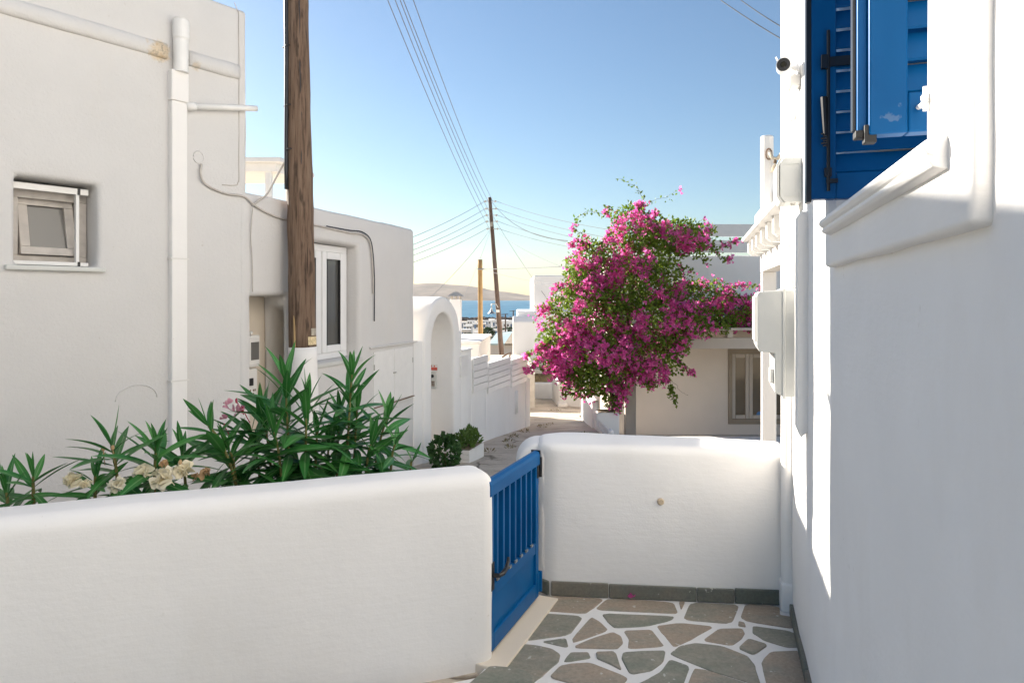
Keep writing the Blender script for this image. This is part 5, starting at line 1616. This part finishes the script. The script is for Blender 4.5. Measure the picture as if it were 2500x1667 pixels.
def flower_cluster(p, ax_, k, spread):
    for _ in range(k):
        q = p + Vector((RB.gauss(0, 1), RB.gauss(0, 1), RB.gauss(0, 1))) * spread
        a = (ax_ + Vector((RB.gauss(0, 0.5), RB.gauss(0, 0.5), RB.gauss(0, 0.5)))).normalized()
        flowers.append((q, a, RB.uniform(0.042, 0.070)))


for (px_, py_, d, hw, hh, dd, pink, n) in BLOBS:
    c = at(px_, py_, d)
    rx_, rz_ = hw / FPX * d, hh / FPX * d
    pts = []
    for i in range(int(n * (1.15 if py_ < 700 else 1.4))):
        v = Vector((RB.gauss(0, 1), RB.gauss(0, 1), RB.gauss(0, 1))).normalized()
        lump = 1 + 0.34 * noise.noise(Vector((c.x + v.x * 1.7, c.y + v.y * 1.7, c.z + v.z * 1.7)) * 1.4 + Vector((px_, 0, 0)))
        k = (0.45 + 0.70 * RB.random() ** 0.5) * lump
        pts.append((c + Vector((v.x * rx_ * k, v.y * dd * k, v.z * rz_ * k)), v))
    leaf_cloud(leafm, pts, 0.075, RB, 0.72, 0.0)
    for i in range(int(n * 0.44)):
        v = Vector((RB.gauss(0, 1), RB.gauss(0, 1) - 0.5, RB.gauss(0, 1) + 0.15)).normalized()
        k = 1.0 + 0.10 * RB.gauss(0, 1)
        lump = 1 + 0.34 * noise.noise(Vector((c.x + v.x * 1.7, c.y + v.y * 1.7, c.z + v.z * 1.7)) * 1.4 + Vector((px_, 0, 0)))
        p = c + Vector((v.x * rx_, v.y * dd, v.z * rz_)) * k * lump
        if pinkish(p) + RB.gauss(0, 0.14) > 0.50 - pink * 0.46:
            flower_cluster(p, v, RB.choice((1, 1, 2, 3, 5, 7)), 0.048)

stemm = MB()


def spray(pts, lv, fl, r=0.006, tipfl=5):
    """a trailing shoot: stem tube, leaves lv per point step and blossom clusters with chance fl"""
    P = [at(*p) for p in pts]
    path = []
    for i in range(len(P) - 1):
        for j in range(6):
            path.append(P[i].lerp(P[i + 1], j / 6) + Vector((RB.gauss(0, 1), RB.gauss(0, 1), RB.gauss(0, 1))) * 0.012)
    path.append(P[-1])
    stemm.tube(path, [r * (1 - 0.7 * i / len(path)) for i in range(len(path))], 5)
    for i, q in enumerate(path):
        leaf_cloud(leafm, [(q + Vector((RB.gauss(0, 1), RB.gauss(0, 1), RB.gauss(0, 1))) * 0.03, Vector((RB.gauss(0, 1), -0.4, RB.gauss(0, 1))).normalized()) for _ in range(lv)], 0.07, RB, 0.7, -0.1)
        if RB.random() < fl: flower_cluster(q, Vector((RB.gauss(0, 1), -0.6, 0.2)).normalized(), RB.randint(2, 4), 0.035)
    if tipfl: flower_cluster(path[-1], Vector((0, -1, 0)), tipfl, 0.04)


spray([(1440, 690, 13.0), (1400, 705, 12.9), (1360, 735, 12.9), (1322, 755, 12.9)], 5, 0.10, tipfl=4)
spray([(1425, 770, 12.8), (1380, 780, 12.8), (1340, 790, 12.8), (1306, 797, 12.8)], 2, 0.05, tipfl=2)
spray([(1400, 800, 12.8), (1360, 825, 12.7), (1325, 850, 12.7), (1286, 868, 12.7)], 5, 0.45, tipfl=9)
spray([(1370, 850, 12.7), (1335, 865, 12.7), (1310, 885, 12.7), (1290, 905, 12.7)], 4, 0.6, tipfl=10)
spray([(1380, 820, 12.8), (1345, 830, 12.7), (1315, 848, 12.7)], 4, 0.6, tipfl=8)
spray([(1560, 510, 13.6), (1570, 480, 13.6), (1550, 455, 13.6), (1512, 436, 13.6)], 2, 0.03, 0.005, 0)
spray([(1565, 510, 13.6), (1595, 490, 13.6), (1630, 478, 13.6), (1652, 468, 13.6)], 1, 0.03, 0.004, 3)
spray([(1510, 540, 13.6), (1470, 520, 13.5), (1435, 515, 13.5), (1405, 535, 13.5), (1400, 560, 13.5)], 2, 0.06, 0.005, 3)
spray([(1455, 640, 13.3), (1440, 600, 13.3), (1420, 590, 13.3), (1395, 595, 13.3)], 4, 0.5, 0.006, 8)
spray([(1440, 590, 13.3), (1420, 570, 13.3), (1400, 555, 13.3)], 2, 0.05, 0.005, 3)
spray([(1560, 520, 13.6), (1562, 500, 13.6), (1565, 505, 13.6)], 4, 0.8, 0.005, 9)
spray([(1690, 585, 13.8), (1730, 595, 13.7), (1765, 600, 13.7), (1798, 588, 13.7)], 4, 0.2, 0.006, 8)
spray([(1700, 600, 13.8), (1740, 605, 13.7), (1760, 625, 13.7), (1780, 632, 13.7)], 4, 0.2, 0.006, 8)
spray([(1640, 620, 13.8), (1690, 622, 13.7), (1715, 630, 13.7), (1730, 645, 13.7)], 3, 0.05, 0.005, 2)
spray([(1620, 640, 13.7), (1660, 650, 13.6), (1690, 662, 13.6)], 4, 0.15, 0.005, 2)
spray([(1790, 697, 13.3), (1815, 695, 13.3), (1840, 700, 13.3), (1862, 703, 13.3)], 2, 0.35, 0.005, 3)
spray([(1600, 890, 12.9), (1630, 920, 12.8), (1640, 950, 12.8), (1648, 980, 12.8)], 1, 0.0, 0.005, 0)
spray([(1634, 945, 12.8), (1640, 962, 12.8), (1650, 982, 12.8)], 5, 0.0, 0.005, 0)
spray([(1600, 880, 12.9), (1640, 930, 12.85), (1668, 960, 12.85), (1680, 965, 12.85)], 0, 0.0, 0.004, 0)
spray([(1560, 915, 12.8), (1575, 930, 12.8), (1582, 942, 12.8)], 3, 0.2, 0.004, 3)
spray([(1660, 690, 13.7), (1700, 700, 13.6), (1712, 706, 13.6)], 2, 0.4, 0.004, 8)
for k in range(22):
    a = RB.uniform(0, 6.28)
    bx_, by_ = RB.choice(((1545, 560), (1455, 640), (1440, 720), (1400, 800), (1470, 900), (1600, 860), (1640, 585), (1560, 620)))
    ex = bx_ + (RB.uniform(70, 110)) * math.cos(a); ey = by_ - 75 * math.sin(a)
    if ex > 1650 and 600 < ey < 720: continue
    spray([(bx_, by_, 13.1), ((bx_ + ex) / 2, (by_ + ey) / 2 - 14, 12.95), (ex, ey, 12.85), (ex + 14 * math.cos(a), ey + 16, 12.8)], 3, 0.3, 0.006, RB.choice((0, 4, 7)))
# main trunks from the planter
for k, (x0, x1, x2) in enumerate(((1503, 1505, 1500), (1508, 1508, 1530), (1498, 1494, 1470))):
    stemm.tube([at(x0, 1010, 12.9), at(x1, 960, 12.92), at((x1 + x2) / 2, 900, 13.0), at(x2, 820, 13.2), at(x2 + 12, 720, 13.4), at(x2 + 30, 600, 13.6)], [0.045, 0.04, 0.036, 0.03, 0.02, 0.01], 8)
for k in range(26):
    a = RB.choice(BLOBS[:16]); b_ = RB.choice(BLOBS[:12])
    stemm.tube([at(a[0] + RB.uniform(-30, 30), a[1] + RB.uniform(-30, 30), a[2]), at((a[0] + b_[0]) / 2 + RB.uniform(-20, 20), (a[1] + b_[1]) / 2 + 20, 13.3), at(b_[0], b_[1], b_[2])], [0.006, 0.010, 0.008], 5)
stemm.build('branches', M['twig'], bg, smooth=True)
o = leafm.build('foliage', M['boug_leaf'], bg); o['kind'] = 'stuff'


def bract_mesh(mb_, p, a, s_, rnd):
    t0 = a.orthogonal().normalized(); t1 = a.cross(t0)
    ph = rnd.uniform(0, 6.28)
    for k in range(3):
        an = ph + k * 2.094
        u = t0 * math.cos(an) + t1 * math.sin(an)
        w = a.cross(u)
        d1 = (u * 0.75 + a * 0.65).normalized()
        q1, tip = p + d1 * s_ * 0.5 + a * s_ * 0.05, p + d1 * s_ * 1.05 + u * s_ * 0.12
        mb_.add([p, q1 + w * s_ * 0.42, tip, q1 - w * s_ * 0.42, q1 - u * s_ * 0.06], [(0, 1, 4), (1, 2, 4), (0, 4, 3), (4, 2, 3)])


flowers.sort(key=lambda f: f[0].y)
order = flowers[:]
RB.shuffle(order)
near_f = sorted(order[:len(order) // 2], key=lambda f: f[0].y)[:300]
ids = {id(f) for f in near_f}
rest = [f for f in flowers if id(f) not in ids]
fm = MB()
for p, a, s_ in rest: bract_mesh(fm, p, a, s_, RB)
o = fm.build('blossom_mass', M['bract'], bg); o['kind'] = 'stuff'
fmesh = []
for k in range(6):
    t = MB(); bract_mesh(t, Vector((0, 0, 0)), Vector((0, 0, 1)), 1.0, RB)
    me = bpy.data.meshes.new('flower'); me.from_pydata([tuple(v) for v in t.v], [], t.f); me.materials.append(M['bract'])
    fmesh.append(me)
for i, (p, a, s_) in enumerate(near_f):
    o = bpy.data.objects.new('flower', fmesh[i % 6])
    put(o, bg)
    o.matrix_basis = Matrix.Translation(p) @ a.to_track_quat('Z', 'Y').to_matrix().to_4x4() @ Matrix.Scale(s_, 4)

# ------------------------------------------------------------------ oleanders behind the left wall
RO_ = random.Random(5)


def oleander_leaf(curve, fold, wid):
    n = 9
    vs, fs, uv = [], [], []
    for i in range(n + 1):
        t = i / n
        w = wid * (math.sin(math.pi * min(1, t * 0.97 + 0.03)) ** 0.75) * (1 - 0.25 * t) if 0 < t < 1 else 0.004
        if t == 0: w = 0.012
        z = -curve * t * t
        x = t * (1 - 0.25 * curve * t)
        vs += [(x, -w, z + w * fold), (x, 0, z), (x, w, z + w * fold)]
        uv += [(0, t), (0.5, t), (1, t)]
    for i in range(n):
        a = i * 3
        fs += [(a, a + 1, a + 4, a + 3), (a + 1, a + 2, a + 5, a + 4)]
    me = bpy.data.meshes.new('leaf')
    me.from_pydata(vs, [], fs)
    ul = me.uv_layers.new(name='UVMap')
    for l in me.loops: ul.data[l.index].uv = uv[l.vertex_index]
    me.polygons.foreach_set('use_smooth', [True] * len(me.polygons))
    me.materials.append(M['oleander'])
    return me


LEAVES = [oleander_leaf(c, f, w) for c, f, w in ((0.05, 0.35, 0.086), (0.18, 0.28, 0.092), (0.32, 0.25, 0.086), (0.5, 0.2, 0.082), (-0.1, 0.4, 0.078), (0.1, 0.3, 0.098))]


def oleander(label, stems, loc, dens=1.55):
    t = thing('oleander', label, 'oleander', loc, 'oleander bushes behind the low wall')
    for (tx, ty, bx, by, d, nodes_, ln) in stems:
        tip, mid = at(tx, ty, d), at(bx, by, d + 0.02)
        dn = (mid - tip)
        root = mid + Vector((dn.x * 0.6, 0.02, -(mid.z + 0.02)))
        root.z = -0.02
        path = []
        ctr = [root, mid, tip]
        for i in range(21):
            s_ = i / 20
            path.append((1 - s_) ** 2 * root + 2 * s_ * (1 - s_) * (mid * 1.5 - root * 0.25 - tip * 0.25) + s_ * s_ * tip)
        MB().tube(path, [0.012 - 0.0075 * i / 20 for i in range(21)], 8).build('stem', M['stem'], t, smooth=True)
        L_ = (tip - mid).length
        nodes_ = int(nodes_ * dens + 0.5)
        for k in range(nodes_):
            s_ = k / max(1, nodes_ - 1)                     # 0 tip .. 1 lowest
            p = tip.lerp(mid, s_ * 1.02)
            axis = (tip - mid).normalized()
            tt = axis.orthogonal().normalized(); t2 = axis.cross(tt)
            ph = k * 1.05 + RO_.uniform(-0.25, 0.25)
            ang = math.radians(17 + 66 * min(1, s_ * 1.5) ** 0.8 + RO_.uniform(-16, 16))
            for j in range(3):
                an = ph + j * 2.094 + RO_.uniform(-0.3, 0.3)
                out = tt * math.cos(an) + t2 * math.sin(an)
                dr = (axis * math.cos(ang) + out * math.sin(ang) + Vector((0, 0, -0.30 * s_ * RO_.random()))).normalized()
                length = ln * 1.12 * (0.62 + 0.48 * min(1, s_ * 2.5)) * RO_.uniform(0.82, 1.18)
                X = dr
                Z = (axis - X * axis.dot(X)).normalized()
                Z = (Matrix.Rotation(RO_.uniform(-0.5, 0.5), 3, X) @ Z)
                Yv = Z.cross(X)
                m4 = Matrix(((X.x, Yv.x, Z.x, p.x), (X.y, Yv.y, Z.y, p.y), (X.z, Yv.z, Z.z, p.z), (0, 0, 0, 1)))
                vi = 4 if (k == 0 and j == 0) else RO_.choice((0, 1, 1, 2, 5) if s_ < 0.5 else (1, 2, 2, 3, 5))
                o = bpy.data.objects.new('leaf', LEAVES[vi])
                put(o, t)
                o.matrix_basis = m4 @ Matrix.Diagonal((length, length, length, 1))
    return t


ob1 = oleander('tallest oleander bush in front of the wooden pole foot', [
    (696, 930, 708, 1170, 3.55, 8, 0.28), (748, 985, 746, 1175, 3.50, 7, 0.25), (668, 1055, 692, 1175, 3.42, 5, 0.26), (612, 1060, 640, 1180, 3.62, 5, 0.26), (640, 1000, 668, 1178, 3.68, 6, 0.26), (775, 1050, 768, 1175, 3.62, 5, 0.25)], at(700, 1700, 3.55) * 1)
ob2 = oleander('oleander bush nearest the blue gate, right of the tallest bush', [
    (859, 915, 844, 1160, 3.70, 8, 0.25), (872, 1000, 862, 1165, 3.78, 5, 0.23), (945, 1022, 908, 1160, 3.80, 5, 0.24), (965, 1085, 950, 1160, 3.70, 4, 0.2), (802, 1085, 800, 1170, 3.74, 4, 0.24), (905, 1085, 890, 1165, 3.68, 4, 0.24), (828, 1010, 822, 1165, 3.86, 5, 0.24), (1006, 1128, 1000, 1170, 3.72, 2, 0.16)], at(870, 1700, 3.75))
ob3 = oleander('oleander bush with cream double flowers in the middle of the wall', [
    (508, 1040, 585, 1170, 3.36, 6, 0.24), (381, 1092, 375, 1200, 3.18, 5, 0.24), (272, 1090, 292, 1200, 3.12, 5, 0.24), (560, 1105, 580, 1175, 3.40, 4, 0.26), (445, 1110, 455, 1195, 3.30, 4, 0.22)], at(400, 1700, 3.2))
ob4 = oleander('small leftmost oleander at the very edge of the picture', [
    (80, 1165, 82, 1230, 3.0, 4, 0.19), (14, 1205, 22, 1265, 2.95, 4, 0.2), (232, 1165, 232, 1225, 3.04, 3, 0.16)], at(60, 1760, 3.0))
for ob in (ob1, ob2, ob3, ob4): ob['label'] = ob['label']


def double_flower(p, r, mat, n=16, seed=0):
    rr = random.Random(seed)
    m_ = MB()
    for k in range(n):
        a = k * 2.4 + rr.uniform(-0.3, 0.3)
        el = 0.15 + 1.15 * (1 - k / n) + rr.uniform(-0.15, 0.15)
        u = Vector((math.cos(a) * math.cos(el), math.sin(a) * math.cos(el), math.sin(el)))
        u = Matrix.Rotation(0.9, 3, 'X') @ u
        s_ = u.orthogonal().normalized(); s_ = Matrix.Rotation(rr.uniform(0, 6.28), 3, u) @ s_
        n_ = u.cross(s_)
        l = r * rr.uniform(0.75, 1.1); w = l * 0.5
        rows = []
        for i, (t_, ww, lift) in enumerate(((0.1, 0.12, 0), (0.5, 0.8, 0.05), (0.85, 1.0, 0.16), (1.0, 0.7, 0.30))):
            c = p + u * l * t_ + n_ * l * lift
            rows.append([c - s_ * w * ww + n_ * l * rr.uniform(-0.05, 0.1), c + n_ * l * rr.uniform(-0.06, 0.02), c + s_ * w * ww + n_ * l * rr.uniform(-0.05, 0.1)])
        vs = [v for r_ in rows for v in r_]
        fs = []
        for i in range(3):
            fs += [(i * 3, i * 3 + 1, i * 3 + 4, i * 3 + 3), (i * 3 + 1, i * 3 + 2, i * 3 + 5, i * 3 + 4)]
        m_.add(vs, fs)
    return m_


for i, (px_, py_, d, r_, kind) in enumerate(((178, 1174, 2.98, 0.040, 'cream'), (210, 1184, 2.98, 0.026, 'cream'), (290, 1186, 3.02, 0.045, 'cream'), (352, 1158, 3.10, 0.046, 'cream'), (400, 1170, 3.06, 0.054, 'cream'), 
                                              (450, 1150, 3.12, 0.045, 'cream'), (502, 1156, 3.15, 0.030, 'wilt'), (402, 1132, 3.14, 0.024, 'wilt'), (476, 1165, 3.15, 0.022, 'wilt'))):
    double_flower(at(px_, py_, d), r_, M[kind], 26 if kind == 'cream' else 9, i).build('flower', M[kind], ob3, smooth=True, label=None if kind == 'cream' else 'withered brown flower')
bud = MB()
for px_, py_, d in ((275, 1093, 3.1), (252, 1095, 3.1), (440, 1128, 3.1)):
    bud = MB().blob(at(px_, py_, d), 0.008, 0.008, 0.013, 0.1)
    bud.tube([at(px_, py_, d), at(px_ + 4, py_ + 40, d + 0.01)], 0.002, 5)
    bud.build('bud', M['wilt'], ob3, smooth=True)
for i, (px_, py_, r_) in enumerate(((555, 988, 0.03), (576, 1006, 0.045), (548, 1022, 0.03), (588, 1000, 0.028))):
    double_flower(at(px_, py_, 3.5), r_, M['pinkpetal'], 5, 40 + i).build('flower', M['pinkpetal'], ob3, smooth=True, label='pink single oleander flower')
for px_, py_ in ((577, 978), (592, 998), (548, 1040)):
    m = MB().blob(at(px_, py_, 3.5), 0.006, 0.006, 0.014, 0.1)
    m.tube([at(px_, py_, 3.5), at(px_ + 18, py_ + 34, 3.5)], 0.0025, 5)
    m.build('bud', M['pinkbud'], ob3, smooth=True)
# soil of the planting strip behind the wall
pl = [A - wd * 3.9 + wnm * 0.27, A - wd * 0.12 + wnm * 0.27, A - wd * 0.3 + wnm * 0.75, A - wd * 3.9 + wnm * 0.8]
tag(MB().prism([tuple(p) for p in pl], -0.2, 0.02).build('planting_bed', M['soil'], cell=0.15, rough=0.015, freq=6), 'strip of bare soil behind the low left wall', kind='structure')

# ------------------------------------------------------------------ sea haze
hz, HN, HK, HP = nodes('haze_air')
HN.remove(HP)
pv = HN.new('ShaderNodeVolumePrincipled')
pv.inputs['Color'].default_value = (0.93, 0.95, 1.0, 1)
pv.inputs['Density'].default_value = 0.000013
pv.inputs['Anisotropy'].default_value = 0.3
HK.new(pv.outputs[0], HN['Material Output'].inputs['Volume'])
o = MB().box((-3600, -80, -31.0), (3600, 10800, 240)).build('haze', hz)
tag(o, 'pale sea haze over the water', kind='stuff')
